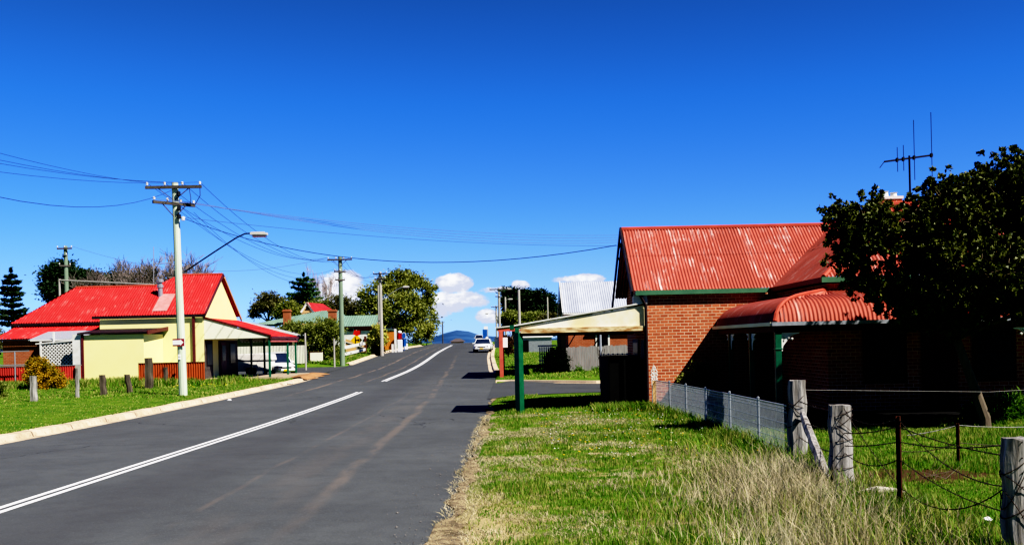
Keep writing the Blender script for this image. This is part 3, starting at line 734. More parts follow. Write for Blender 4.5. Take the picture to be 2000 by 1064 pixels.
# tv aerial on the roof
ab = at(1777, 352, 30); an = empty('tv_aerial', (ab.x, 30, 5.75), 'dark television aerial with upright rods on a mast above the cottage chimney', 'aerial')
bt_ = at(1777, 308, 30); q = MB(); q.tube([(ab.x, 30, 5.3), (ab.x, 30, bt_.z + .06)], .03, 6); q.build('mast', MT['wire'], an)
l_, r_ = at(1727, 316, 30), at(1822, 303, 30); q = MB(); q.tube([l_, r_], .028, 6); q.build('boom', MT['wire'], an)
for px, t0, t1 in ((1752, 288, 336), (1764, 284, 334), (1785, 235, 352), (1819, 220, 345)):
    f_ = (px - 1727)/95; mid = l_.lerp(r_, f_); a, b2 = at(px, t0, 30), at(px, t1, 30)
    q = MB(); q.tube([(mid.x, mid.y - .03, a.z), (mid.x, mid.y - .03, b2.z)], .011, 5); q.obox(mid, (.025, 0, 0), (0, .05, 0), (0, 0, .06)); q.build('rod', MT['wire'], an)
q = MB(); q.tube([l_, l_ + Vector((-.14, 0, -.18))], .012, 5); q.build('rod', MT['wire'], an)

# ------------------------------------------------------------------ yellow shop
ZS = g(-18.8, 61)
shop = empty('yellow_shop', (-18.8, 61, ZS), 'yellow rendered shop with bright red iron roof and posted verandah facing the road', 'shop')
q = MB(); q.prism([(-25.1, 60.86), (-18.8, 60.86), (-18.8, 68.4), (-25.1, 68.4)], ZS - .4, 4.12); q.extrude([(-18.8, 60.86, 4.12), (-18.8, 68.4, 4.12), (-18.8, 64.7, 6.72)], (-3.2, 0, 0))
q.build('wall', MT['yellow'], shop)
th = math.atan(2.66/3.95); c2, s2 = cos(th), sin(th); L2 = 3.95/c2
c = Corr(); c.plane((-25.5, 60.75, 4.24), (1, 0, 0), (0, c2, s2), 0, 6.85, lambda s: 0, lambda s: min(s/c2, L2), amp=.024, pitch=.16)
c.plane((-25.5, 68.65, 4.24), (1, 0, 0), (0, -c2, s2), 0, 6.85, lambda s: 0, lambda s: min(s/c2, L2), amp=.024, pitch=.16)
c.plane((-25.5, 60.75, 4.24), (0, 1, 0), (c2, 0, s2), 0, 7.9, lambda s: 0, lambda s: min(s, 7.9 - s)/c2, amp=.024, pitch=.16)
c.build('front_roof', MT['iron_bright'], shop)
c = Corr()
tw = math.atan(2.4/3.8); cw, sw = cos(tw), sin(tw); Lw = 3.8/cw
c.plane((-31.6, 63.0, 3.98), (1, 0, 0), (0, cw, sw), 0, 9.0, lambda s: 0, lambda s: min(s*1.52/cw, Lw), amp=.024, pitch=.16)
c.plane((-31.6, 70.6, 3.98), (1, 0, 0), (0, -cw, sw), 0, 9.0, lambda s: 0, lambda s: min(s*1.52/cw, Lw), amp=.024, pitch=.16)
c.plane((-31.6, 63.0, 3.98), (0, 1, 0), (sin(pi/4), 0, sin(pi/4)), 0, 7.6, lambda s: 0, lambda s: min(s, 7.6 - s)*.905, amp=.024, pitch=.16)
c.build('rear_roof', MT['iron_bright'], shop)
q = MB(); q.prism([(-31.2, 63.4), (-25.15, 63.4), (-25.15, 70.3), (-31.2, 70.3)], ZS - .4, 3.9); q.build('rear_wall', MT['brick2'], shop)
q = MB(); q.box(-31.6, -25.5, 62.92, 63.0, 3.80, 3.96); q.build('gutter', MT['darktrim'], shop)
q = MB(); q.box(-25.5, -18.62, 60.66, 60.74, 4.05, 4.23); q.build('gutter', MT['darktrim'], shop)
q = MB(); q.tube([(-21.6, 64.7, 6.92), (-18.65, 64.7, 6.92)], .07, 6); q.tube([(-29.1, 66.8, 6.4), (-22.6, 66.8, 6.4)], .07, 6); q.build('ridge_cap', MT['iron_bright'] if False else MT['capred'], shop)
q = MB()
q.bar((-18.62, 60.7, 4.18), (-18.62, 64.7, 6.86), .05, .2); q.bar((-18.62, 68.9, 4.02), (-18.62, 64.7, 6.86), .05, .22); q.build('bargeboard', MT['maroon'], shop)
q = MB(); q.bar((-18.58, 68.8, 4.05), (-18.58, 64.9, 6.70), .03, .10); q.build('barge_trim', MT['tan'], shop)
q = MB(); f0 = at(314, 600, 62.6); q.lathe((f0.x, f0.y, 5.2), [(.17, 0), (.15, .3), (.15, .75), (.2, .8), (.2, .95), (.13, 1.0), (.13, 1.1), (.22, 1.14), (.22, 1.28), (.12, 1.34)], 12); fl = q.build('flue', MT['steel'], shop)
q = MB(); n_ = Vector((0, -s2, c2)); a = Vector((f0.x + .45, 61.9, 4.24 + (61.9 - 60.75)*.673)) + n_*.03; q.obox(a, (.45, 0, 0), Vector((0, c2, s2))*1.0, n_*.012); q.build('roof_patch', simple('faded_pink_iron', (.62, .30, .28), (.5, .2, .18), 3, .6, .6), shop)
# skillion annex on the near side
q = MB(); q.prism([(-24.75, 57.6), (-21.25, 57.6), (-21.25, 60.84), (-24.75, 60.84)], ZS - .4, 3.05); q.build('annex_wall', MT['yellow'], shop)
q = MB(); q.obox((-23.0, 59.2, 3.28), (2.0, 0, 0), (0, 1.8, .14), (0, -.002, .04)); q.build('annex_roof', MT['darktrim'], shop)
q = MB(); q.obox((-20.95, 59.2, 3.27), (.03, 0, 0), (0, 1.8, .14), (0, -.01, .11)); q.build('annex_barge', MT['maroon'], shop)
q = MB(); q.box(-24.83, -24.70, 57.52, 57.60, ZS - .3, 3.1); q.build('corner_trim', MT['maroon'], shop)
q = MB(); q.box(-25.35, -24.84, 57.58, 57.75, ZS - .3, 3.1); q.build('annex_panel', MT['white'], shop)
# low red lean-to behind the lattice
q = MB(); q.prism([(-31.0, 60.8), (-26.2, 60.8), (-26.2, 63.38), (-31.0, 63.38)], ZS - .4, 2.95); q.build('lean_to_wall', MT['brick2'], shop)
tl = math.atan(.8/2.7); c = Corr(); c.plane((-31.4, 60.55, 2.98), (1, 0, 0), (0, cos(tl), sin(tl)), 0, 5.4, lambda s: 0, lambda s: min(2.9, 2.9), amp=.024, pitch=.16); c.build('lean_to_roof', MT['iron_bright'], shop)
q = MB(); q.box(-31.4, -26.0, 60.47, 60.54, 2.84, 2.97); q.build('lean_to_gutter', MT['darktrim'], shop)
# downpipe
q = MB(); q.box(-19.42, -19.28, 60.70, 60.84, ZS - .1, 4.05); q.build('downpipe', MT['maroon'], shop)
# verandah over the footpath
q = MB(); vs = [(-18.8, 60.9, 3.98), (-14.75, 60.9, 2.78), (-14.75, 68.7, 2.78), (-18.8, 68.7, 3.98)]
tv = math.atan2(1.2, 4.05); c = Corr(); c.plane((-14.75, 60.95, 2.80), (0, 1, 0), (-cos(tv), 0, sin(tv)), 0, 7.7, lambda s: 0, lambda s: 4.22, amp=.014); c.build('verandah_roof', MT['iron_bright'], shop)
q = MB(); q.extrude([(-18.78, 60.95, 2.70), (-14.85, 60.95, 2.70), (-14.85, 60.95, 2.75), (-18.78, 60.95, 3.93)], (0, .05, 0)); q.build('verandah_end_board', MT['palecream'], shop)
q = MB(); q.bar((-14.70, 60.92, 2.83), (-18.8, 60.92, 4.04), .06, .10); q.build('verandah_barge', MT['maroon'], shop)
q = MB(); q.box(-14.78, -14.66, 60.98, 68.7, 2.64, 2.78); q.build('verandah_gutter', MT['maroon'], shop)
q = MB(); q.box(-18.7, -14.9, 68.6, 68.66, 2.56, 2.75)
for k in range(18): q.lathe((-18.55 + k*.2, 68.63, 2.46), [(.01, 0), (.07, .06), (.08, .1)], 6)
q.build('valance', MT['white'], shop)
q = MB(); q.box(-14.82, -14.74, 61.1, 68.6, 2.44, 2.60); q.build('verandah_valance', simple('pink_valance', (.6, .16, .14), None, 2, .5, .6), shop)
for (x, y) in ((-14.85, 61.1), (-14.85, 66.0), (-14.85, 68.5), (-17.9, 68.5), (-17.0, 68.5)):
    q = MB(); q.box(x - .06, x + .06, y - .06, y + .06, ZS - .4, 2.66); q.build('verandah_post', MT['green'], shop, bevel=.008)
def shop_opening(name, y0, y1, z0, z1, frame):
    q = MB(); q.box(-18.80, -18.765, y0, y1, z0, z1); w = q.build(name, frame, shop)
    q = MB(); q.box(-18.755, -18.74, y0 + .1, y1 - .1, z0 + .12, z1 - .1); q.build('pane', MT['glass'], w)
shop_opening('window', 61.25, 62.5, 1.0, 2.5, MT['darktrim'])
shop_opening('window', 66.3, 67.7, 1.0, 2.5, MT['darktrim'])
q = MB(); q.box(-18.80, -18.75, 64.3, 65.5, ZS, 2.5); d_ = q.build('door', MT['maroon'], shop); q = MB(); q.box(-18.745, -18.73, 64.5, 65.3, 1.3, 2.3); q.build('pane', MT['glass'], d_)
q = MB(); q.box(-18.80, -18.775, 60.95, 62.62, ZS, 2.62); q.box(-18.80, -18.775, 63.9, 68.3, ZS, 2.62); q.build('front_shade_panel', simple('front_shade_paint', (.13, .11, .095), (.08, .065, .06), 3, .6, .7), shop)  # dark panels added over the wall in place of verandah shade

# lattice screen and pale lean-to shelter left of the annex
l0, l1 = -27.55, -25.45; Yl = 58.4
lt = empty('lattice_screen', ((l0 + l1)/2, Yl, ZS), 'white lattice screen under a pale iron shelter roof beside the yellow annex', 'lattice screen')
q = MB(); z0, z1 = 1.0, 2.62
st_ = .21; W_ = l1 - l0; Hh = z1 - z0
def clipseg(c, sgn):
    pts = []
    for x in np.linspace(0, W_, 200):
        z = sgn*x + c
        if 0 <= z <= Hh + .12*x/W_*1.0: pts.append((x, z))
    return (pts[0], pts[-1]) if len(pts) > 3 else None
for sgn, yo in ((1, 0), (-1, .014)):
    for c_ in np.arange(-W_ if sgn > 0 else 0, Hh + W_, st_):
        s_ = clipseg(c_, sgn)
        if s_: q.bar((l0 + s_[0][0], Yl + yo, z0 + s_[0][1]), (l0 + s_[1][0], Yl + yo, z0 + s_[1][1]), .012, .085, (0, 1, 0)) if False else q.bar((l0 + s_[0][0], Yl + yo, z0 + s_[0][1]), (l0 + s_[1][0], Yl + yo, z0 + s_[1][1]), .055, .012, (0, 1, 0))
q.build('lattice', MT['white'], lt)
q = MB(); q.box(l0 - .06, l0 + .02, Yl - .05, Yl + .05, ZS, 2.75); q.box(l1 - .02, l1 + .1, Yl - .05, Yl + .05, ZS, 2.85); q.bar((l0 - .3, Yl - .02, 2.62), (l1, Yl - .02, 2.78), .08, .07); q.build('frame', MT['white'], lt)
q = MB(); q.obox((-26.9, 60.0, 3.12), (1.55, 0, .02), (0, 1.3, .26), (0, -.005, .02)); q.build('shelter_roof', MT['iron_grey'] if False else MT['meshsteel'], lt)
q = MB(); q.box(-28.3, -25.4, 58.66, 58.72, 2.78, 2.86); q.box(-26.95, -26.85, 58.6, 58.66, 2.62, 3.3); q.build('shelter_beam', MT['white'], lt)

def corr_fence(name, x0, x1, Y, z0, z1, mt, label, posts=(), cap=True, slope=0):
    f = empty(name, ((x0 + x1)/2, Y, z0), label, 'fence')
    c = Corr(); c.plane((x0, Y, z0), (1, 0, 0), (0, 0, 1), 0, x1 - x0, lambda s: 0, lambda s: z1 - z0 + slope*s, amp=.02, pitch=.13); c.build('iron_sheet', mt, f)
    if cap:
        q = MB(); q.bar((x0, Y, z1), (x1, Y, z1 + slope*(x1 - x0)), .06, .04); q.build('rail', MT['steel'] if cap is True else cap, f)
    for x in posts:
        q = MB(); q.box(x - .13, x + .13, Y - .17, Y - .06, z0 - .2, z1 + .0); q.build('post', MT['polegrey'], f)
    return f
corr_fence('iron_fence', -29.6, -24.35, 56.4, .1, 1.36, MT['fence_red'], 'red corrugated iron fence with pale top rail behind the orange bush', posts=(-24.5, -27.1))
corr_fence('iron_fence', -20.35, -16.75, 54.3, .1, 1.40, MT['fence_brown'], 'orange brown corrugated iron fence against the yellow shop wall', cap=MT['brownpost'])
# galvanised pipe frame at the far edge of that yard
q = MB()
pf = empty('pipe_frame', (-29, 55.6, ZS), 'galvanised pipe gate frame in front of the red iron fence', 'gate frame')
for x in (-28.85, -27.7, -30.2):
    q.tube([(x, 55.6, ZS - .2), (x, 55.6, 2.2)], .035, 6)
q.tube([(-31.5, 55.6, 2.15), (-26.9, 55.6, 2.22)], .03, 6); q.tube([(-31.5, 55.6, 1.45), (-26.9, 55.6, 1.45)], .03, 6); q.build('pipe', MT['steel'], pf)
# white standpipe against the brown fence
q = MB(); q.tube([(-17.95, 53.9, .1), (-17.95, 53.9, 1.35)], .045, 8); q.box(-18.02, -17.88, 53.85, 53.95, 1.35, 1.42); tag(q.build('standpipe', MT['white'], loc=(-17.95, 53.9, .2)), 'thin white standpipe in front of the orange brown fence', 'pipe')
# ------------------------------------------------------------------ utility poles
def pole(label, base, top, r0, r1, mt, arms=(), lamp=None, lean=0, group='utility poles along the main road', cat='utility pole', name='utility_pole'):
    """arms: (height below top, half width, angle, insulators);  lamp: list of points relative to the base, last one the lamp head"""
    b = Vector(base); t_ = Vector((b.x + lean, b.y, top))
    p = empty(name, b, label, cat, group)
    q = MB(); n = 8; q.tube([b.lerp(t_, k/n) - (Vector((0, 0, .3)) if k == 0 else Vector((0, 0, 0))) for k in range(n + 1)], [r0 + (r1 - r0)*k/n for k in range(n + 1)], 12); q.build('shaft', mt, p, smooth=False)
    ends = []
    for (dz_, hw, ang, ni) in arms:
        c = Vector((b.x + lean*(1 - dz_/(top - b.z)), b.y - r1 - .06, top - dz_)); d = Vector((cos(ang), sin(ang), 0))
        q = MB(); q.bar(c - d*hw, c + d*hw, .10, .13); a = q.build('crossarm', MT['arm'], p)
        if hw > .7:
            for s_ in (-1, 1): q = MB(); q.bar(c + d*hw*.55*s_ + Vector((0, 0, -.05)), c + Vector((.04*s_, .04, -.55)), .03, .035); q.build('brace', MT['arm'], p)
        for k in range(ni):
            f_ = -1 + 2*(k + .5)/ni if ni > 1 else 0
            f_ = -.94 + 1.88*k/(ni - 1) if ni > 1 else 0
            e_ = c + d*hw*f_
            q = MB(); q.lathe(e_ + Vector((0, 0, .06)), [(.02, 0), (.02, .04), (.055, .05), (.045, .09), (.06, .10), (.05, .15), (.02, .17)], 8); q.build('insulator', MT['porcelain'], a)
            ends.append(e_ + Vector((0, 0, .2)))
    if lamp:
        pts = [b + Vector(v) for v in lamp]
        q = MB(); q.tube(pts[:-1] + [pts[-1] - (pts[-1] - pts[-2])*.3], .035, 6); ar = q.build('lamp_arm', MT['steel'] if len(pts) < 9 else MT['wire'], p)
        e_ = pts[-1]; d = (pts[-1] - pts[-2]).normalized(); d.z = 0; d.normalize(); n_ = Vector((-d.y, d.x, 0))
        q = MB(); q.obox(e_, d*.33, n_*.13, (0, 0, .055)); q.obox(e_ + Vector((0, 0, .075)), d*.26, n_*.09, (0, 0, .025)); hd = q.build('lamp_head', MT['lamphead'], ar)
        q = MB(); q.obox(e_ - Vector((0, 0, .10)) + d*.03, d*.24, n_*.10, (0, 0, .045)); q.build('lens', MT['lampglass'], hd)
    return p, ends
B1 = gp(358, 772); s1 = B1.y/F
T1 = at(346, 357, B1.y).z
P1, E1 = pole('pale green timber power pole with two crossarms and street lamp before the yellow shop', B1, T1, .188, .142, MT['polegreen'],
     [(.22, 1.22, radians(2), 4), (.95, 1.0, radians(48), 4)], None, lean=-.16)
lpts = [at(360, 531, B1.y), at(420, 491, B1.y), at(462, 464, B1.y), at(478, 456.5, B1.y), at(490, 455.5, B1.y), at(506, 457.5, B1.y)]
lp = []
for v in lpts: lp.append(v - B1)
q = MB(); q.tube([B1 + v for v in lp[:-1]] + [B1 + lp[-1] - Vector((.2, 0, 0))], .033, 6); ar = q.build('lamp_arm', MT['wire'], P1)
e_ = lpts[-1]; q = MB(); q.obox(e_ + Vector((0, 0, .02)), (.36, 0, -.01), (0, .15, 0), (0, 0, .05)); q.obox(e_ + Vector((-.05, 0, .085)), (.28, 0, 0), (0, .1, 0), (0, 0, .02)); hd = q.build('lamp_head', MT['lamphead'], ar)
q = MB(); q.obox(e_ - Vector((-.02, 0, .075)), (.29, 0, 0), (0, .12, 0), (0, 0, .05)); q.build('lens', MT['lampglass'], hd)
q = MB()
for k, zz in enumerate((T1 - .5, T1 - 1.15, T1 - 1.5)):
    q = MB(); q.lathe(B1 + Vector((-.14 + .2, -.2, zz - B1.z)), [(.03, -.12), (.09, -.1), (.09, .06), (.03, .1)], 8); q.build('cable_fitting', MT['wire'], P1)
q = MB(); q.tube([E1[3] - Vector((0, 0, .2)), E1[3] + Vector((.02, -.05, -.6)), E1[3] + Vector((-.2, -.1, -1.0)), E1[3] + Vector((-.5, -.1, -1.0))], .018, 5)
q.build('cable_fitting', MT['wire'], P1); q = MB(); q.tube([E1[2] - Vector((-.3, 0, .25)), E1[2] + Vector((.38, -.05, -.7)), E1[2] + Vector((.36, -.1, -1.1))], .016, 5)
q.build('cable_fitting', MT['wire'], P1)
q = MB(); q.lathe(B1 + Vector((.22, -.16, T1 - 1.6 - B1.z)), [(.02, -.1), (.09, -.08), (.09, .06), (.03, .09)], 8); q.build('insulator', MT['porcelain'], P1)
# arrow sign strapped to it
sg = at(352, 668.5, B1.y); sgy = B1.y - .25
ds = empty('arrow_sign', (sg.x, sgy, sg.z - .16), 'small white arrow sign with maroon edges strapped to the power pole', 'sign')
q = MB(); w2, h2 = .255, .165; q.box(sg.x - w2, sg.x + w2, sgy, sgy + .02, sg.z - h2, sg.z + h2); q.build('panel', MT['signmaroon'], ds)
q = MB(); yy = sgy - .012; X0, Z0 = sg.x, sg.z
q.extrude([(X0 - w2*.97, yy, Z0 - .10), (X0 + .09, yy, Z0 - .10), (X0 + .09, yy, Z0 - .135), (X0 + .225, yy, Z0), (X0 + .09, yy, Z0 + .135), (X0 + .09, yy, Z0 + .10), (X0 - w2*.97, yy, Z0 + .10)], (0, .008, 0)); q.build('arrow', MT['signwhite'], ds)
q = MB(); n2p = (B1.x - .03, B1.y - .185)
sg2 = at(353, 694, B1.y)
for dz_ in (.0, .12): q.box(sg2.x - .05, sg2.x + .05, B1.y - .21, B1.y - .16, sg2.z - .05 - dz_, sg2.z + .05 - dz_)
tag(q.build('pole_tag', MT['signwhite'], loc=(sg2.x, B1.y - .2, sg2.z)), 'small white number tag nailed to the power pole under the arrow sign', 'tag')

B2 = gp(669, 714); T2 = at(666, 501, B2.y).z
P2, E2 = pole('weathered green power pole with one wide crossarm on the verge past the side road', B2, T2, .22, .17, MT['poledull'], [(.28, 1.05, 0, 4), (1.3, .6, radians(50), 3), (2.0, .45, radians(40), 2)])
B3 = gp(746, 690); T3 = at(743, 531, B3.y).z
l3 = [at(x, y, B3.y) - B3 for x, y in ((747, 585), (765, 572), (780, 563), (784, 561), (793, 560))]
P3, E3 = pole('bleached timber power pole with long lamp arm beside the yellow shrub', B3, T3, .19, .15, MT['polegrey'], [(.2, .75, radians(165), 3), (.75, .6, radians(165), 2)], l3)
B3b = gp(740, 689); T3b = at(739, 556, B3b.y).z
pole('plain bare timber prop pole close beside the bleached power pole', B3b + Vector((0, .8, 0)), T3b, .15, .12, MT['polegrey'])
l3b = [at(x, y, B3b.y) - B3b for x, y in ((741, 540), (736, 541), (728, 541.5))]
B4 = gp(814, 672); T4 = at(812, 586, B4.y).z
l4 = [at(x, y, B4.y) - B4 for x, y in ((813, 603), (818, 598), (823, 593), (827, 592))]
P4, E4 = pole('distant timber pole with short lamp arm in front of the big evergreen', B4, T4, .16, .13, MT['polegrey'], [], l4)
B5 = Vector((at(865, 668, 262).x, 262, g(at(865, 668, 262).x, 262))); P5, E5 = pole('thin dark pole standing alone at the crest of the road', B5, at(865, 627, 262).z, .17, .15, MT['poledark'])
# far side poles on the other verge
def rpole(px, py, Y, mt, arms, label, lamp=None, r=.17, bx=None):
    q0 = at(px, py, Y); b = Vector((q0.x + (bx or 0), Y, g(q0.x, Y))); return pole(label, b, q0.z, r, r*.8, mt, arms, lamp and [at(x, y, Y) - b for x, y in lamp])
R1, ER1 = rpole(974, 562, 124, MT['polegrey'], [(.2, 1.15, 0, 4), (1.1, .6, radians(50), 3)], 'tall pale power pole with wide crossarm behind the red posted awning', [(973, 572), (980, 566), (988, 564), (994, 564)])
R2, ER2 = rpole(969, 597, 176, MT['polegrey'], [(.2, .9, 0, 4)], 'farther power pole with small crossarm close behind the tall pale one', [(968, 612), (960, 612), (951, 612)])
R3, ER3 = rpole(986.5, 580, 146, MT['polegrey'], [], 'grey pole with short lamp arm against the dark pines', [(987, 588), (991, 584), (997, 584)])
R4, ER4 = rpole(1013, 566, 78, MT['polegrey'], [], 'plain white topped pole rising above the cream awning edge', r=.13)
R5, ER5 = rpole(1069, 580, 118, MT['polegrey'], [], 'thin grey pole beside the dark pines and the silver roof', r=.11)

# ------------------------------------------------------------------ cables
def cable(a, b, sag, mt, r_, label, cat='cable', group=None, n=22, name='overhead_cable'):
    a, b = Vector(a), Vector(b)
    pts = [a.lerp(b, k/n) - Vector((0, 0, sag*4*(k/n)*(1 - k/n))) for k in range(n + 1)]
    q = MB(); q.tube(pts, r_*.62, 5, False); o = q.build(name, mt, loc=a); tag(o, label, cat, group); return o
for k, (py, dx_) in enumerate(((297, -.9), (311, -.4), (318, .3), (335, .9))):
    e = at(-10, py, 31); a = E1[k]; d = e - a; far = a + d*3.2; far.z = a.z - .4
    zl = a.z + (far.z - a.z)/3.2; s_ = max(.2, (zl - e.z)/(4*(1/3.2)*(1 - 1/3.2)))
    cable(a, far, s_, MT['wire'], .011, 'power cable running from the nearest pole out over the near paddock', group='power cables from the near pole towards the camera')
a = Vector((B1.x - .1, B1.y - .2, T1 - .3)); e = at(-40, 377, 24); far = a + (e - a)*2.4; far.z = a.z - .2; zl = a.z - .2/2.4; s_ = max(.2, (zl - e.z)/(4*(1/2.4)*(1 - 1/2.4)))
cable(a, far, s_, MT['wire'], .014, 'thick lowest service cable leaving the near pole towards the camera')
for k in range(4):
    cable(E1[k], E2[k], 1.25 + .12*k, MT['wire'], .016, 'power cable sagging between the near pole and the second pole', group='power cables between the near and second poles')
for k in range(3):
    cable(E1[5 + (k % 3)] - Vector((0, 0, .1 + .2*k)), E2[4 + k], 1.5 + .3*k, MT['wire'], .013, 'lower service cable between the near pole and the second pole', group='lower service cables along the road')
for k in range(3): cable(E2[k], E3[k], 1.1, MT['wire'], .018, 'power cable between the second pole and the bleached pole', group='power cables on the bend')
for k in range(2): cable(E2[4 + k], Vector((B4.x, B4.y, T4 - .4 - k)), 1.2, MT['wirefaint'], .02, 'faint far cable running on to the distant pole', group='far cables')
gb = at(1204, 479, 33.4)
cable((B1.x + .25, B1.y - .15, T1 - 1.6), gb, 1.15, MT['wire'], .021, 'thick black service cable sagging across the road to the cottage gable')
cable((B1.x + .25, B1.y - .1, T1 - 1.55), at(1212, 480, 60), 0.35, MT['wire'], .012, 'thin cable crossing the road above the thick service cable')
for k in range(4):
    s0 = E1[4 + min(k, 3)] - Vector((0, 0, .05)); e = at(1216, 459 + 4.5*k, 62)
    cable(s0, e, .5 + .06*k, MT['wirefaint'], .014, 'faint bare cable crossing high over the road', group='bare cables crossing the road')
q = MB(); q.lathe((3.68, 33.4, gb.z - .08), [(.03, 0), (.07, .03), (.07, .12), (.02, .16)], 8); q.tube([(3.68, 33.4, gb.z), (3.6, 33.4, gb.z - .35), (3.66, 33.4, gb.z - .55)], .02, 5); tag(q.build('service_bracket', MT['wire'], loc=(3.68, 33.4, gb.z)), 'small dark cable bracket on the cottage bargeboard', 'bracket')
# pole and wires behind the yellow shop
BL = at(128, 480, 84); bl = Vector((BL.x, 84, g(BL.x, 84)))
PL, EL = pole('green power pole with short crossarm behind the red roofs', bl, BL.z, .2, .16, MT['poledull'], [(.25, .62, 0, 3), (.9, .5, radians(-50), 2), (1.7, .45, radians(40), 2)])
cable(EL[2], E2[0], 1.6, MT['wirefaint'], .02, 'faint cable from the pole behind the shop to the second pole', group=None)
a, b = at(116, 547, 76), at(300, 556, 72); q = MB(); q.tube([a, b], .06, 6); q.tube([(a.x, a.y, g(a.x, a.y)), (a.x, a.y, a.z + .1)], .09, 6); q.tube([(b.x, b.y, 5.6), (b.x, b.y, b.z + .1)], .05, 6); tag(q.build('clothes_rail', MT['polegrey'], loc=(a.x, a.y, g(a.x, a.y))), 'long pale horizontal rail on a post above the red rear roof', 'rail')
ab = at(300, 490, 108)
ta = empty('tv_aerial', (at(300, 545, 80).x, 80, 6), 'thin pale aerial rods rising in front of the bare tree', 'aerial')
for px, y0, y1 in ((300, 482, 516), (316, 500, 515), (323, 494, 512), (330, 500, 516), (336, 503, 516)):
    q = MB(); q.tube([at(px, y1 + (36 if px == 300 else 0), 80), at(px, y0, 80)], .03, 5); q.build('rod', MT['palegutter'], ta)
q = MB(); q.tube([at(298, 516, 80), at(338, 513, 80)], .04, 5); q.build('boom', MT['palegutter'], ta)

# ------------------------------------------------------------------ timber posts
def split_post(base, h, w, d, mt, label, group, lean=(0, 0), name='fence_post', cat='fence post', rot=0.0, seed=1, top=0.0):
    r_ = random.Random(seed); b = Vector(base); n, m_ = 12, 14; vs = []; P = []
    for k in range(n + 1):
        t_ = k/n; z = -.25 + (h + .25)*t_; row = []
        for j in range(m_):
            a = 2*pi*j/m_ + rot; ca, sa = cos(a), sin(a)
            q_ = 1/((abs(ca)**5 + abs(sa)**5)**.2); rr_ = 1 - .07*sin(j*2.4 + seed) - .03*sin(k*1.1 + j)
            ww = (1 + .10*(1 - t_) - .05*t_*(j % 3 == 0))
            row.append(b + Vector((ca*q_*w/2*rr_*ww + lean[0]*t_ + .012*sin(k*1.3 + seed), sa*q_*d/2*rr_*ww + lean[1]*t_, z + (top*ca + r_.uniform(-.012, .012) if k == n else 0))))
        row.append(row[0]); P.append(row)
    q = MB(); q.grid(P); c = sum((p for p in P[-1][:-1]), Vector())/m_
    q.add([c] + P[-1], [(0, j + 1, j + 2) for j in range(m_)])
    return tag(q.build(name, mt, loc=b), label, cat, group)
for px, py, top, wpx, mt, ln, lab in ((66, 783, 734, 12, 'rawwood', (0, 0), 'pale grey square fence post in front of the orange bush'),
        (151.5, 776, 719, 7, 'rawwood', (0, 0), 'slim pale fence post beside the red iron fence'),
        (203, 772, 732, 11, 'darkwood', (-.06, 0), 'dark stubby fence post standing before the pale yellow annex wall'),
        (257, 768, 731, 10, 'darkwood', (-.2, 0), 'dark fence post leaning backwards near the edge of the annex'),
        (291, 758, 699, 14, 'darkwood', (0, 0), 'tall thick split fence post in front of the brown iron fence'),
        (324, 752, 717, 8, 'darkwood', (0, 0), 'short dark fence post next to the power pole')):
    b = gp(px, py); h_ = (py - top)*b.y/F; w_ = wpx*b.y/F
    split_post(b, h_, w_, w_*.8, MT[mt], lab, 'old fence posts below the yellow shop', ln, seed=int(px))
FENCE = 'old timber posts of the wire fence'
b1 = gp(1557, 892); split_post(b1, 150*b1.y/F, .275, .25, MT['rawwood'], 'thickest grey fence post with a slanting strut, at the end of the mesh fence', FENCE, (.03, 0), seed=3)
a = at(1567, 808, b1.y - .18); e = gp(1617, 940)
q = MB(); nn = 8; q.tube([e.lerp(a, k/nn) + Vector((.006*sin(k*2.7), .004*cos(k*2), 0)) for k in range(nn + 1)], [.075, .07, .078, .072, .075, .066, .07, .064, .05], 7)
tag(q.build('fence_strut', MT['rawwood'], loc=e), 'slanting grey timber strut leaning against the thickest fence post', 'strut')
b2 = gp(1646, 948); split_post(b2, 157*b2.y/F, .265, .20, MT['rawwood'], 'grey split fence post wrapped in barbed wire beside the slanting strut', FENCE, (-.02, 0), seed=5, rot=.2)
b3 = Vector((at(1988, 1064, 9.1).x, 9.1, g(4.6, 9.1))); split_post(b3, at(1988, 855, 9.1).z - b3.z, .22, .2, MT['rawwood'], 'broad grey fence post nearest the camera, cut by the picture edge', FENCE, (0, 0), seed=11)
def picket(px, py, top, label, w=.045):
    b = gp(px, py); z1 = b.z + (py - top)*b.y/F; q = MB()
    q.box(b.x - w/2, b.x + w/2, b.y - .006, b.y + .006, b.z - .2, z1); q.box(b.x - .006, b.x + .006, b.y - w, b.y - .006, b.z - .2, z1)
    return b, z1, tag(q.build('star_picket', MT['rust'], loc=b), label, 'picket', 'rusty steel pickets of the wire fences')
p1, pz1, _ = picket(1758, 990, 812, 'rusty steel star picket between the two grey timber posts', .06)
p2, pz2, _ = picket(1872, 905, 826, 'thin dark steel picket farther back in the grass', .05)

def wire(pts, r, mt, label, group, barbs=0):
    P = []
    for i in range(len(pts) - 1):
        a, b, s = Vector(pts[i][0]), Vector(pts[i+1][0]), pts[i+1][1]
        for k in range(10): t_ = k/10; P.append(a.lerp(b, t_) - Vector((0, 0, s*4*t_*(1 - t_))))
    P.append(Vector(pts[-1][0]))
    q = MB(); q.tube(P, r, 4, False)
    if barbs:
        rb = random.Random(len(P)); acc = 0
        for i in range(len(P) - 1):
            d = P[i+1] - P[i]; n_ = max(1, int(d.length/barbs))
            for k in range(n_):
                c_ = P[i] + d*((k + .5)/n_)
                for _ in range(2):
                    v = Vector((rb.uniform(-1, 1), rb.uniform(-1, 1), rb.uniform(-1, 1))).normalized()*.022; q.bar(c_ - v, c_ + v, .0045)
    return tag(q.build('fence_wire', mt, loc=P[0]), label, 'fence wire', group)
GB = 'strands of the wire fence'
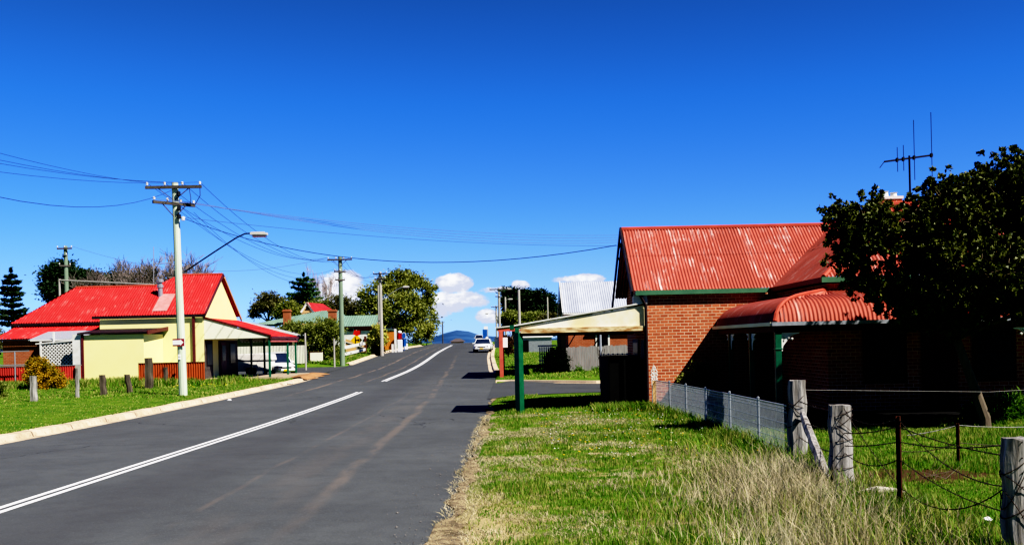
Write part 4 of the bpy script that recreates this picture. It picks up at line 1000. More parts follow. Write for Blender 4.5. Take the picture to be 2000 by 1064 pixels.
def on(b, z, dy=-.14): return Vector((b.x, b.y + dy, b.z + z))
hz = Vector((11.5, 23.2, 1.22))
wire([(on(b1, 1.13, 0), 0), ((9.3, 19.5, .95), .0), ((14, 21.5, .95), 0)], .004, MT['barblit'], 'pale straight top wire running from the thickest post past the tree', None)
wire([(on(b1, .62), 0), (on(b2, .72, -.12), .02), (Vector((p1.x, p1.y, pz1 - .12)), .03), (on(b3, .88, -.12), .05)], .006, MT['barb'], 'strand of barbed wire sagging along the timber posts', GB, .14)
wire([(on(b1, .95), 0), (on(b2, .98, -.12), .02), (Vector((p1.x, p1.y, pz1 - .03)), .10), (on(b3, .62, -.12), .22)], .006, MT['barb'], 'strand of barbed wire sagging along the timber posts', GB, .14)
wire([(on(b1, .35), 0), (on(b2, .45, -.12), .06), (Vector((p1.x, p1.y, pz1 - .5)), .12), (on(b3, .36, -.12), .10)], .006, MT['barb'], 'strand of barbed wire sagging along the timber posts', GB, .14)
wire([(on(b2, 1.05, -.12), 0), (Vector((p1.x, p1.y, .35)), .05), (on(b3, .75, -.12), .30)], .006, MT['barb'], 'slack barbed wire drooping from the wrapped post past the rusty picket', None, .14)
wire([(on(b2, .55, -.12), 0), (Vector((p1.x, p1.y, pz1 - .3)), .02), (on(b3, 1.02, -.12), .06)], .006, MT['barb'], 'strand of barbed wire sagging along the timber posts', GB, .14)
wire([((6.1, 15.5, .55), 0), (Vector((p2.x, p2.y, pz2 - .03)), .02), ((9.5, 16.6, .6), .06)], .006, MT['barblit'], 'pale wire strung along the thin back picket', None, .15)
wire([((6.0, 15.6, .3), 0), (Vector((p2.x, p2.y, pz2 - .3)), .06), ((9.5, 16.6, .4), .1)], .006, MT['barb'], 'sagging lower strand at the thin back picket', None, .15)
# turns of wire round the wrapped post
q = MB()
for zz, tilt, ph in ((.86, .22, 0), (.82, -.25, 1), (.62, .05, 2), (.42, .03, 3), (.98, .12, 1), (.25, .02, 0), (.70, -.3, 2)):
    q.tube([b2 + Vector((cos(a)*.155, sin(a)*.125, zz + tilt*cos(a)*.5)) for a in np.linspace(0, 2*pi, 17)], .0042, 4, False)
tag(q.build('wire_wrap', MT['barb'], loc=b2), 'turns of barbed wire wound round the grey split post', 'fence wire')
q = MB()
for zz, tilt in ((.95, .3), (.75, -.3), (.6, .2), (.86, -.1)):
    q.tube([b1 + Vector((cos(a)*.165, sin(a)*.15, zz + tilt*cos(a)*.5)) for a in np.linspace(0, 2*pi, 17)], .006, 4, False)
tag(q.build('wire_wrap', MT['barb'], loc=b1), 'turns of rusty wire wound round the thickest post', 'fence wire')
q = MB()
for zz, tilt in ((.83, .22), (.60, -.25), (.42, .2), (.33, -.5), (.7, .6)):
    q.tube([b3 + Vector((cos(a)*.14, sin(a)*.13, zz + tilt*cos(a)*.5)) for a in np.linspace(0, 2*pi, 17)], .005, 4, False)
tag(q.build('wire_wrap', MT['barb'], loc=b3), 'loops of wire hanging on the nearest broad post', 'fence wire')

# ------------------------------------------------------------------ looped mesh fence of the cottage
A0 = Vector((4.26, 30.0, g(4.26, 30.0) + .0)); A1 = Vector((b1.x - .12, b1.y + .1, b1.z))
mf = empty('mesh_fence', A0.lerp(A1, .5), 'low galvanised woven mesh fence along the cottage garden', 'fence')
L = (A1 - A0).length; dd = (A1 - A0).normalized()
def fz(t_): p = A0.lerp(A1, t_); return Vector((p.x + .10*sin(t_*pi), p.y, g(p.x, p.y)))
fh = .86
q = MB()
for zz, r_ in ((fh, .014), (.80, .006), (.74, .006), (.55, .005), (.40, .005), (.26, .005), (.12, .005)):
    q.tube([fz(k/24) + Vector((0, 0, zz)) for k in range(25)], r_, 5, False)
q.build('rail_wire', MT['meshsteel'], mf)
q = MB(); n_ = int(L/.06)
for k in range(n_):
    b = fz(k/n_); q.bar(b + Vector((0, 0, .02)), b + Vector((0, 0, fh)), .0052, .0052, (0, 1, 0))
for k in range(int(L/.15)):
    pass
q.build('mesh', MT['meshsteel'], mf)
for px in (1309, 1342, 1380, 1425, 1483):
    best = min(range(101), key=lambda k: abs(uv(px, 830)[0] - fz(k/100).x*F/fz(k/100).y)); b = fz(best/100)
    q = MB(); q.tube([b - Vector((0, 0, .2)), b + Vector((0, 0, fh + .03))], .026, 8); q.lathe(b + Vector((0, 0, fh + .03)), [(.03, 0), (.03, .02), (.01, .035)], 8); q.build('post', MT['steel'], mf)
# ornate gate post where the mesh starts
gpz = gp(1278, 796); gt = empty('gate_post', (4.22, 29.9, A0.z), 'slim timber gate post topped by a white fretted finial by the brick corner', 'gate post')
q = MB(); q.box(4.17, 4.28, 29.84, 29.94, A0.z - .1, A0.z + .84); q.build('post', MT['tan'], gt)
q = MB(); zc = A0.z + .86; q.box(4.14, 4.16, 29.80, 29.82, A0.z, zc)
for ring, (zz, hw) in enumerate(((.06, .085), (.16, .10), (.27, .085), (.36, .045))):
    q.tube([(4.23 + cos(a)*hw, 29.88, zc + zz + sin(a)*.055) for a in np.linspace(0, 2*pi, 11)], .017, 5)
q.bar((4.14, 29.88, zc), (4.33, 29.88, zc + .28), .02); q.bar((4.33, 29.88, zc), (4.14, 29.88, zc + .28), .02); q.bar((4.23, 29.88, zc), (4.23, 29.88, zc + .46), .025)
q.build('finial', MT['white'], gt)
# ------------------------------------------------------------------ vehicles
def car_body(name, label, loc, yaw, L=4.5, Wd=1.75, Hh=1.42, kind='sedan', paint='carwhite', bus=False, group=None):
    b = Vector(loc); o = empty(name, b, label, 'car', group)
    hl = L/2; gc = .22; belt = .86 if not bus else 1.0
    # stations along the length: x, half width, bottom, top (bonnet / boot line)
    st_ = [(-hl, .62*Wd/2, .42, .68), (-hl + .10, .86*Wd/2, .26, .82), (-hl + .5, .98*Wd/2, gc, belt), (-hl*.45, Wd/2, gc, belt + .02), (hl*.35, Wd/2, gc, belt), (hl - .55, .97*Wd/2, gc, belt - .10), (hl - .15, .9*Wd/2, .24, belt - .20), (hl, .66*Wd/2, .36, belt - .30)]
    P = []
    for x, w, z0, z1 in st_:
        row = []
        for (fy, fz_) in ((-.82, 0), (-1, .16), (-1.0, .55), (-.95, .85), (-.80, 1), (0, 1.03), (.80, 1), (.95, .85), (1.0, .55), (1, .16), (.82, 0), (0, 0), (-.82, 0)):
            row.append((x, fy*w, z0 + (z1 - z0)*fz_))
        P.append(row)
    q = MB(); q.grid(P)
    for row, flip in ((P[0], 0), (P[-1], 1)):
        pts = row[:-1]; q.add(pts, [tuple(range(len(pts)))])
    body = mesh_obj('body', q.v, q.f, MT[paint], None, None, smooth=True); body.parent = o; ORG[body.name] = Vector((0, 0, 0))
    def part(nm, mb, mt, par=o, sm=False):
        p = mesh_obj(nm, mb.v, mb.f, MT[mt], None, None, smooth=sm); p.parent = par; ORG[p.name] = Vector((0, 0, 0)); return p
    r0, r1 = (-hl + .75, hl - 1.45) if not bus else (-hl + .15, hl - .5)
    t0, t1 = (r0 + .55, r1 - .75) if not bus else (r0 + .12, r1 - .35)
    if kind == 'hatch': r0, t0 = -hl + .2, -hl + .55
    q = MB(); w0, w1 = Wd*.46, Wd*.36
    q.add([(r0, -w0, belt), (r1, -w0, belt), (r1, w0, belt), (r0, w0, belt), (t0, -w1, Hh - .04), (t1, -w1, Hh - .04), (t1, w1, Hh - .04), (t0, w1, Hh - .04)], [(0, 1, 5, 4), (1, 2, 6, 5), (2, 3, 7, 6), (3, 0, 4, 7), (4, 5, 6, 7)])
    part('window', q, 'blueglass')
    q = MB(); q.add([(t0 - .08, -w1 - .02, Hh - .05), (t1 + .1, -w1 - .02, Hh - .05), (t1 + .1, w1 + .02, Hh - .05), (t0 - .08, w1 + .02, Hh - .05), (t0 + .1, -w1 + .1, Hh), (t1 - .1, -w1 + .1, Hh), (t1 - .1, w1 - .1, Hh), (t0 + .1, w1 - .1, Hh)], [(0, 1, 5, 4), (1, 2, 6, 5), (2, 3, 7, 6), (3, 0, 4, 7), (4, 5, 6, 7), (3, 2, 1, 0)])
    for s in (-1, 1):
        for (xa, xb) in ((r0, t0), (r1, t1), ((r0 + r1)/2, (t0 + t1)/2)):
            q.bar((xa, s*(w0 + .005), belt), (xb, s*(w1 + .01), Hh - .04), .06, .05, (0, 1, 0))
    part('roof', q, paint)
    for x in (-hl + .85, hl - .85):
        for s in (-1, 1):
            q = MB(); q.tube([(x, s*(Wd/2 - .2), .31), (x, s*(Wd/2 + .005), .31)], .31, 18); w_ = part('wheel', q, 'black')
            q = MB(); q.tube([(x, s*(Wd/2 + .006), .31), (x, s*(Wd/2 + .016), .31)], .18, 14); part('rim', q, 'steel', w_)
    for s in (-1, 1):
        q = MB(); q.obox((hl - .07, s*Wd*.31, belt - .30), (.05, s*-.015, 0), (.01, .14, 0), (0, 0, .065)); part('headlight', q, 'lampglass')
        q = MB(); q.obox((-hl + .05, s*Wd*.33, .70), (.05, 0, 0), (0, .12, 0), (0, 0, .07)); part('taillight', q, 'signred')
        q = MB(); q.obox((r1 - .15, s*(Wd/2 + .07), belt + .06), (.05, 0, 0), (0, .08, 0), (0, 0, .06)); part('mirror', q, paint)
    q = MB(); q.obox((hl - .02, 0, belt - .33), (.03, 0, 0), (0, Wd*.22, 0), (0, 0, .055)); part('grille', q, 'black')
    q = MB(); q.obox((hl - .02, 0, .38), (.05, 0, 0), (0, Wd*.36, 0), (0, 0, .06)); part('bumper', q, paint)
    q = MB(); q.obox((hl + .035, 0, .36), (.008, 0, 0), (0, .19, 0), (0, 0, .06)); part('number_plate', q, 'signyellow')
    o.rotation_euler = (0, 0, yaw); return o
cb = at(945, 686, 106); car_body('parked_car', 'white sedan parked facing the camera by the kerb', (cb.x - .1, 107.5, float(prof(107.5)) + .03), radians(-90 - 3), 4.6, 1.86, 1.40)
cb2 = at(937, 671, 212); car_body('parked_car', 'pale ute parked behind the white sedan near the crest', (cb2.x, 212, float(prof(212)) + .02), radians(-92), 4.7, 1.8, 1.65, bus=True, paint='trailerbody')
# trailer and hatchback behind the shop verandah
tz_ = g(-18.2, 70.6)
tr = empty('camper_trailer', (-18.6, 70.9, tz_), 'grey covered camper trailer standing in the shade behind the shop verandah', 'trailer')
q = MB(); q.box(-20.6, -16.9, 70.0, 71.8, tz_ + .35, tz_ + 1.08); q.build('body', MT['trailerbody'], tr, bevel=.05)
q = MB(); q.extrude([(-20.7, 69.92, tz_ + 1.09), (-16.8, 69.92, tz_ + 1.09), (-17.0, 70.0, tz_ + 1.52), (-17.7, 70.0, tz_ + 1.6), (-20.6, 70.0, tz_ + 1.52)], (0, 1.95, 0)); q.build('cover', MT['trailer'], tr, bevel=.06)
q = MB(); q.tube([(-18.3, 69.8, tz_ + .36), (-18.3, 70.0, tz_ + .36)], .36, 20); w_ = q.build('wheel', MT['black'], tr); q = MB(); q.tube([(-18.3, 69.785, tz_ + .36), (-18.3, 69.8, tz_ + .36)], .2, 14); q.build('rim', MT['steel'], w_)
q = MB(); q.extrude([(-18.85, 69.78, tz_ + .6), (-18.7, 69.78, tz_ + .82), (-17.9, 69.78, tz_ + .82), (-17.75, 69.78, tz_ + .6)], (0, .22, 0)); q.build('mudguard', MT['trailer'], tr)
q = MB(); q.box(-19.9, -19.55, 69.98, 69.995, tz_ + .72, tz_ + .84); q.build('reflector', MT['rust'], tr)
q = MB(); q.bar((-16.9, 70.9, tz_ + .42), (-15.8, 70.9, tz_ + .42), .08); q.build('drawbar', MT['steel'], tr)
hb = at(533, 738, 71.5); car_body('parked_car', 'white hatchback half in the sun beside the camper trailer', (-16.75, 71.6, g(-16.7, 71.6) + .02), radians(-62), 3.9, 1.66, 1.60, kind='hatch')

# ------------------------------------------------------------------ silver roofed brick house over the side street
ZH = g(4, 68)
sh = empty('silver_roofed_house', (3.3, 66, ZH), 'red brick house with steep silver iron roof across the side street', 'house')
rl = at(1094, 551, 70); el_ = at(1090, 611, 66.5)
q = MB(); q.prism([(rl.x + .3, 66.8), (15, 66.8), (15, 73.4), (rl.x + .3, 73.4)], ZH - .4, el_.z - .1); q.extrude([(rl.x + .3, 66.8, el_.z - .1), (rl.x + .3, 73.4, el_.z - .1), (rl.x + .3, 70.1, rl.z - .15)], (11, 0, 0)); q.build('wall', MT['brick2'], sh)
rh = rl.z - el_.z; ta_ = math.atan(rh/3.6); ca_, sa_ = cos(ta_), sin(ta_)
c = Corr(); c.plane((rl.x, 66.5, el_.z), (1, 0, 0), (0, ca_, sa_), 0, 11.5, lambda s: 0, lambda s: 3.6/ca_, pitch=.15, amp=.02); c.plane((rl.x, 73.7, el_.z), (1, 0, 0), (0, -ca_, sa_), 0, 11.5, lambda s: 0, lambda s: 3.6/ca_, pitch=.15, amp=.02); c.build('roof', MT['iron_grey'], sh)
q = MB(); q.bar((rl.x - .05, 66.45, el_.z - .05), (rl.x - .05, 70.1, rl.z), .05, .2); q.bar((rl.x - .05, 73.75, el_.z - .05), (rl.x - .05, 70.1, rl.z), .05, .2); q.build('bargeboard', MT['white'], sh)
q = MB(); q.box(rl.x, 15, 66.38, 66.48, el_.z - .12, el_.z - .02); q.build('gutter', MT['white'], sh)
a = at(1163, 650, 66.7); q = MB(); q.box(a.x, a.x + .95, 66.74, 66.79, .85, 2.65); w_ = q.build('window', MT['white'], sh); q = MB(); q.box(a.x + .12, a.x + .83, 66.72, 66.735, .97, 2.5); q.build('pane', MT['glass'], w_)
q = MB(); q.box(5.0, 8.0, 66.6, 66.78, 2.50, 2.62); q.build('side_roof', MT['iron_white'] if False else MT['white'], sh)
# red posted awning in front of it
raz = g(-.6, 61)
rp = gp(980, 736); pw = empty('red_awning', (rp.x, rp.y, raz), 'white edged awning on a salmon red post at the side street corner', 'awning')
tp = at(980, 647, rp.y)
q = MB(); q.box(rp.x - .11, rp.x + .11, rp.y - .11, rp.y + .11, raz - .2, tp.z); q.build('post', MT['redpost'], pw, bevel=.01)
q = MB(); q.box(rp.x - .11, rp.x + .11, rp.y + 9, rp.y + 9.22, raz - .2, tp.z + .2); q.build('post', MT['redpost'], pw)
q = MB(); q.box(rp.x - .15, 3.4, rp.y - .08, rp.y + .06, tp.z, tp.z + .16); q.box(rp.x - .15, rp.x, rp.y + .07, rp.y + 9.2, tp.z, tp.z + .16); q.build('beam', MT['redpost'], pw)
q = MB(); q.obox(((rp.x + 3.3)/2 - .1, rp.y + 4.6, tp.z + .42), ((3.5 - rp.x)/2, 0, .2), (0, 4.75, 0), (-.004, 0, .03)); q.build('roof', MT['white'], pw)
q = MB(); q.box(rp.x - .3, rp.x - .18, rp.y - .1, rp.y + 9.3, tp.z + .12, tp.z + .26); q.build('gutter', MT['white'], pw)
for px in (1125, 1175):
    q = MB(); a = at(px, 651, 66.0); e = at(px - 22, 690, 66.0); q.bar((a.x, 66.3, a.z), (e.x, 66.5, e.z), .07); q.build('brace', MT['darktrim'], pw)
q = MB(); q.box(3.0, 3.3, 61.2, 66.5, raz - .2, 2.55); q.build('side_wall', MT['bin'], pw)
sgn = at(980, 668, 61.3)
q = MB(); q.box(sgn.x - .38, sgn.x + .38, rp.y + .12, rp.y + .15, sgn.z - .3, sgn.z + .3); tag(q.build('notice_board', MT['signwhite'], loc=(sgn.x, rp.y + .1, sgn.z)), 'small white board fixed behind the salmon red post', 'sign')
# grey paling fence
f0, f1 = gp(1114, 734), gp(1224, 732); pl = empty('paling_fence', f0, 'grey weathered paling fence below the silver roofed house', 'fence')
q = MB(); X = f0.x; rp_ = random.Random(2); Yf = 61.5
while X < f0.x + 4.6:
    w_ = .13; q.box(X, X + w_, Yf + rp_.uniform(0, .015), Yf + .03, g(X, Yf) - .1, g(X, Yf) + 1.5 + rp_.uniform(-.04, .04)); X += w_ + .008
q.build('palings', MT['paling'], pl)
q = MB(); q.box(f0.x, f0.x + 4.6, Yf + .04, Yf + .1, .4, .48); q.build('rail', MT['paling'], pl); q = MB(); q.box(f0.x, f0.x + 4.6, Yf + .04, Yf + .1, 1.25, 1.33); q.build('rail', MT['paling'], pl)
q = MB(); q.box(f0.x - .16, f0.x - .02, Yf - .05, Yf + .1, 0, 1.55); q.build('post', MT['darkwood'], pl)
# small pale gate and back sheds seen beneath the awning
a = gp(1059, 713); gt2 = empty('picket_gate', a, 'pale cream picket gate panel beside the dark hedge', 'gate'); q = MB(); sc_ = a.y/F
for k in range(6): q.box(a.x - .2 + k*.16, a.x - .1 + k*.16, a.y, a.y + .03, a.z - .1, a.z + 1.35)
q.build('pickets', MT['palecream'], gt2); q = MB(); q.box(a.x - .3, a.x + 1.1, a.y - .05, a.y - .005, a.z + 1.38, a.z + 1.5); q.build('rail', MT['white'], gt2); q = MB(); q.box(a.x - .25, a.x + .75, a.y - .04, a.y - .005, a.z + .3, a.z + .4); q.build('rail', MT['white'], gt2)
a = at(1035, 690, 100); q = MB(); zz = g(a.x, 100)
shd = empty('garden_shed', (a.x, 100, zz), 'grey iron garden shed seen under the awnings', 'shed')
q.box(a.x - 1.3, a.x + 2.2, 100, 103, zz - .2, zz + 1.5); q.build('wall', MT['steel'], shd); q = MB(); q.obox((a.x + .45, 101.5, zz + 1.62), (1.9, 0, 0), (0, 1.7, .12), (0, 0, .03)); q.build('roof', MT['white'], shd)
q = MB(); q.box(a.x - .9, a.x - .1, 99.96, 99.99, zz, zz + 1.2); q.build('door', MT['bin'], shd)

# ------------------------------------------------------------------ beyond the side road, shop side
c0, c1 = gp(452, 715), gp(585, 714)
corr_fence('iron_fence', c0.x - 1.5, c1.x, 86.2, g(-20, 86.2) + .05, g(-20, 86.2) + 1.62, MT['iron_white'], 'cream corrugated iron fence across the side road behind the verandah posts', cap=None)
sb = empty('low_shed', (at(500, 700, 93).x, 93, .4), 'low shed with pale stepped skillion roofs behind the cream iron fence', 'shed')
P_ = lambda px, py, Y: at(px, py, Y)
a, b = P_(470, 630, 93), P_(588, 662, 93)
q = MB(); q.extrude([P_(440, 700, 93.1), P_(570, 700, 93.1), P_(570, 660, 93.1), P_(470, 640, 93.1), P_(440, 640, 93.1)], (0, 5, 0)); q.build('wall', MT['tan'] if False else simple('drab_wall', (.30, .26, .15), None, 2, .5, .8), sb)
for k, (p0, p1, mt) in enumerate((((476, 629), (594, 657), 'white'), ((480, 634), (590, 661), 'darktrim'), ((476, 639), (585, 665), 'white'))):
    a, b = P_(*p0, 92.6 - .3*k), P_(*p1, 92.6 - .3*k); q = MB(); q.bar(a, b, .5, .14); q.build('roof_edge', MT[mt], sb)
a, b = P_(470, 628, 95), P_(600, 657, 95); q = MB(); q.extrude([a, b, b + Vector((0, 0, -.1)), a + Vector((0, 0, -.1))], (0, 5, 0)); q.build('roof', MT['iron_grey'] if False else MT['palegutter'], sb)
a = gp(618, 706); wl = empty('garden_wall', a, 'short pale rendered garden wall with red edging near the olive bushes', 'wall')
w0, w1 = at(606, 706, a.y).x, at(630, 706, a.y).x
q = MB(); q.box(w0, w1, a.y, a.y + .2, a.z - .2, a.z + .85); q.build('panel', MT['palecream'], wl); q = MB(); q.box(w0 - .1, w0 - .005, a.y - .02, a.y + .2, a.z - .2, a.z + .9); q.box(w0, w1, a.y - .02, a.y + .2, a.z + .852, a.z + .92); q.build('edging', MT['brownpost'], wl)
a = gp(593, 711); g3 = empty('side_gate', a, 'small pale gate between the cream fence and the garden wall', 'gate'); q = MB()
for k in range(4): q.box(a.x - .35 + k*.2, a.x - .22 + k*.2, a.y, a.y + .03, a.z - .1, a.z + 1.1)
q.build('pickets', MT['palecream'], g3)
for px, py, top, lab in ((597.5, 723, 650, 'thin grey steel signpost beside the olive bushes'), (653.5, 717, 661, 'shorter grey steel signpost near the second pole')):
    a = gp(px, py); z1 = at(px, top, a.y).z; q = MB(); q.tube([a - Vector((0, 0, .2)), (a.x, a.y, z1)], .07, 8); tag(q.build('steel_post', MT['polegrey'], loc=a), lab, 'post')
# green roofed house
ZG = g(-24, 134.0)
gh = empty('green_roofed_house', (-24, 134.0, ZG), 'white walled house with wide faded green iron roofs and brick chimneys', 'house')
e0, e1, r0_, r1_ = at(486, 634, 132.0), at(690, 637, 132.0), at(560, 608, 140.0), at(672, 606, 140.0)
q = MB(); q.prism([(e0.x + .6, 132.5), (e1.x - .3, 132.5), (e1.x - .3, 147.0), (e0.x + .6, 147.0)], ZG - .5, e1.z - .05); q.build('wall', MT['white'], gh)
hyp = Vector((0, 8, r0_.z - e0.z)); Lh = hyp.length; wE = e1.x - e0.x
c = Corr(); c.plane((e0.x, 132.0, e0.z), (1, 0, 0), hyp, 0, wE, lambda s: 0, lambda s: min(s*1.0, Lh, (wE - s)*2.5 + .2), pitch=.3, amp=.02); 
hx = Vector((8, 0, r0_.z - e0.z)); c.plane((e0.x, 132.0, e0.z), (0, 1, 0), hx, 0, 16, lambda s: 0, lambda s: min(s, 16 - s)*1.0, pitch=.3, amp=.02)
c.build('roof', MT['iron_green'], gh)
n0, n1 = at(668, 637.5, 124.0), at(735, 636, 124.0); m0 = at(668, 616.5, 128.0)
c = Corr(); hy2 = Vector((0, 4, m0.z - n0.z)); c.plane((n0.x - 1, 124.0, n0.z), (1, 0, 0), hy2, 0, n1.x - n0.x + 1, lambda s: 0, lambda s: hy2.length, pitch=.3, amp=.02); c.plane((n0.x - 1, 132.0, n0.z), (1, 0, 0), Vector((0, -4, m0.z - n0.z)), 0, n1.x - n0.x + 1, lambda s: 0, lambda s: hy2.length, pitch=.3, amp=.02); c.build('wing_roof', MT['iron_green'], gh)
q = MB(); zt = at(700, 646, 124.4).z; q.box(n0.x - 1, n1.x - .3, 124.4, 131.6, ZG - .6, zt); q.build('wing_wall', MT['white'], gh)
q = MB(); q.box(n0.x - 1, n1.x - .3, 124.42, 131.6, zt + .002, n0.z - .05); q.build('brick_band', MT['brick2'], gh)
q = MB(); q.extrude([(n1.x - .4, 124.5, n0.z - .1), (n1.x - .4, 131.5, n0.z - .1), (n1.x - .4, 128.0, m0.z - .1)], (.1, 0, 0)); q.build('gable', MT['brick2'], gh)
q = MB(); q.box(n0.x - 1, n1.x, 123.9, 124.02, n0.z - .15, n0.z); q.build('gutter', MT['darktrim'], gh)
for px, w_ in ((559, .9), (648, 1.0)):
    a, b = at(px, 604, 131.0), at(px, 634, 131.0); q = MB(); q.box(a.x - w_/2, a.x + w_/2, 131.0, 131.9, b.z - .6, a.z); q.box(a.x - w_*.6, a.x + w_*.6, 130.92, 131.98, a.z - .3, a.z - .12); q.build('chimney', MT['brick2'], gh)
a, b = at(677, 641, 124.3), at(691, 648, 124.3); q = MB(); q.box(a.x, b.x, 124.3, 124.38, b.z, a.z); w_ = q.build('window', MT['white'], gh); q = MB(); q.box(a.x + .08, b.x - .08, 124.27, 124.29, b.z + .1, a.z - .06); q.build('pane', MT['glass'], w_)
a = at(718, 672, 124.3); q = MB(); q.box(a.x - .5, a.x + .3, 124.3, 124.38, a.z - 1.0, a.z + .7); q.build('window', MT['glass'], gh)
# little red gable rising behind it
ch = empty('church_gable', (at(605, 607, 150).x, 150, 2), 'small steep red roofed gable with white barges behind the green roof', 'church')
a0, a1, ap = at(589, 610, 146), at(612, 610, 146), at(600, 592.5, 146)
q = MB(); q.extrude([a0, a1, ap], (0, 6, 0)); q.box(a0.x, a1.x, 146.05, 152, 1.4, a0.z - .02); q.build('wall', MT['tan'], ch)
q = MB(); 
for s_, e_ in ((a0, ap), (a1, ap)): q.bar(Vector((s_.x + (s_.x - e_.x)*.08, 145.9, s_.z)), Vector((e_.x, 145.9, e_.z + .1)), .12, .28)
q.build('bargeboard', MT['white'], ch)
q = MB(); rd = Vector((2.2, 5.5, .0)); q.add([ap + Vector((0, -.3, .15)), a1 + Vector((.2, -.3, .1)), a1 + Vector((2.4, 6, .1)), ap + Vector((1.2, 6, .15))], [(0, 1, 2, 3)]); q.add([ap + Vector((0, -.3, .15)), a0 + Vector((-.2, -.3, .1)), a0 + Vector((0, 6, .1)), ap + Vector((1.2, 6, .15))], [(0, 1, 2, 3)]); q.build('roof', simple('far_red_roof', (.5, .04, .04), None, 1, .4, .6), ch)
q = MB(); q.extrude([a0.lerp(ap, .25) + Vector((.25, -.06, 0)), a1.lerp(ap, .25) + Vector((-.25, -.06, 0)), ap + Vector((0, -.06, -.45))], (0, .03, 0)); q.build('louvre', MT['ink'], ch)

# roadside odds and ends by the far kerb
a = gp(697, 690); z0 = at(697, 664, a.y).z
ws = empty('warning_sign', a, 'yellow diamond warning sign with black figure below a red plate', 'sign')
q = MB(); q.tube([a - Vector((0, 0, .2)), (a.x, a.y, z0 + 1.1)], .05, 6); q.build('post', MT['polegrey'], ws)
k_ = .62; q = MB(); q.extrude([(a.x, a.y - .08, z0 - k_), (a.x + k_, a.y - .08, z0), (a.x, a.y - .08, z0 + k_), (a.x - k_, a.y - .08, z0)], (0, .03, 0)); q.build('panel', MT['signyellow'], ws)
q = MB(); q.box(a.x - .16, a.x - .06, a.y - .1, a.y - .085, z0 - .34, z0 + .34); q.box(a.x - .05, a.x + .22, a.y - .1, a.y - .085, z0 - .05, z0 + .07); q.box(a.x + .23, a.x + .32, a.y - .1, a.y - .085, z0 - .16, z0 + .14); q.build('symbol', MT['ink'], ws)
q = MB(); q.extrude([(a.x - .35, a.y - .09, z0 + .62), (a.x + .05, a.y - .09, z0 + .45), (a.x + .45, a.y - .09, z0 + .58), (a.x + .5, a.y - .09, z0 + 1.05), (a.x + .1, a.y - .09, z0 + 1.02), (a.x - .2, a.y - .09, z0 + 1.08)], (0, .03, 0)); q.build('red_plate', MT['signred'], ws)
a, b = gp(671, 698), gp(714, 689); wf = empty('rail_fence', a, 'white two railed timber fence with a dark brown end post', 'fence')
for zz in (.3, .95): q = MB(); q.bar(a + Vector((0, 0, zz)), b + Vector((0, 0, zz + .1)), .05, .3); q.build('rail', MT['white'], wf)
q = MB(); q.box(b.x - .12, b.x + .12, b.y - .1, b.y + .1, b.z - .2, b.z + 1.8); q.build('post', MT['brownpost'], wf)
q = MB(); p0, p1 = at(675, 664, b.y + .6), at(713, 676, b.y + .6); q.bar(p0, p1, .06, .3); p0, p1 = at(675, 668, b.y + .7), at(713, 680, b.y + .7); q.extrude([p0, p1, Vector((p1.x, p1.y, b.z)), Vector((p0.x, p0.y, b.z))], (0, .05, 0)); q.build('ramp_board', MT['tan'], wf)
a = gp(766, 688); bs = empty('timber_shelter', a, 'orange timber walled shelter with white framed opening by the kerb', 'shelter')
xs0, xs1 = at(751, 680, a.y + 3).x, at(772, 680, a.y).x
q = MB(); q.box(at(748, 680, a.y + 2.4).x, at(770.5, 680, a.y + 2.4).x, a.y + 2.4, a.y + 2.55, a.z + .3, at(770, 648, a.y + 2.4).z); q.build('wall', MT['orangewall'], bs)
px_ = at(772.8, 680, a.y).x; zt = at(772, 642.5, a.y).z
q = MB(); q.box(px_ - .12, px_ + .12, a.y - .1, a.y + .1, a.z - .3, zt); q.bar((px_, a.y, zt - .08), (at(753, 640, a.y + 2.4).x, a.y + 2.4, zt + .1), .14, .22); q.build('frame', MT['white'], bs)
q = MB(); q.bar((px_, a.y + .2, zt + .08), (at(748, 640, a.y + 2.4).x, a.y + 2.6, zt + .25), .5, .05); q.build('roof', MT['darktrim'], bs)
q = MB(); q.box(px_ - .45, px_ - .2, a.y - .1, a.y + .15, a.z, a.z + .95); tag(q.build('bollard', MT['white'], loc=(px_ - .3, a.y, a.z)), 'short white bollard at the foot of the shelter frame', 'bollard')
a = gp(781, 687); fp = empty('fuel_pump', a, 'white fuel pump with a dark red top panel on the kerb', 'fuel pump')
sx = a.y/F
q = MB(); q.box(a.x - 4.6*sx, a.x + 4.6*sx, a.y, a.y + .5, a.z - .2, at(781, 663, a.y).z); q.build('cabinet', MT['signwhite'], fp, bevel=.03)
z0, z1 = at(781, 662.8, a.y).z, at(781, 650, a.y).z; q = MB(); q.box(a.x - 4*sx, a.x + 4*sx, a.y + .05, a.y + .45, z0, z1); q.build('display', MT['signmaroon'], fp); q = MB(); q.box(a.x - 1.5*sx, a.x + 1.5*sx, a.y + .03, a.y + .045, z0 + .1, z1 - .1); q.build('panel', MT['signred'], fp)
q = MB(); q.lathe((a.x, a.y + .25, z1), [(3.8*sx, 0), (4.2*sx, .08), (3*sx, .22), (.05, .28)], 10); q.build('cap', MT['signwhite'], fp)
a = gp(789.5, 684); ov = empty('oval_sign', a, 'blue oval sign with white rim on a post next to the fuel pump', 'sign'); sx = a.y/F
zc = at(789.5, 655, a.y).z
def oval(rx, rz, y, n=18): return [(a.x + cos(t_)*rx, y, zc + sin(t_)*rz) for t_ in np.linspace(0, 2*pi, n, endpoint=False)]
q = MB(); q.tube([a, (a.x + .0, a.y, zc)], .06, 6); q.box(a.x - 3.4*sx, a.x + 3.4*sx, a.y + .05, a.y + .4, a.z + .5, zc - .2); q.build('post', MT['blue'], ov)
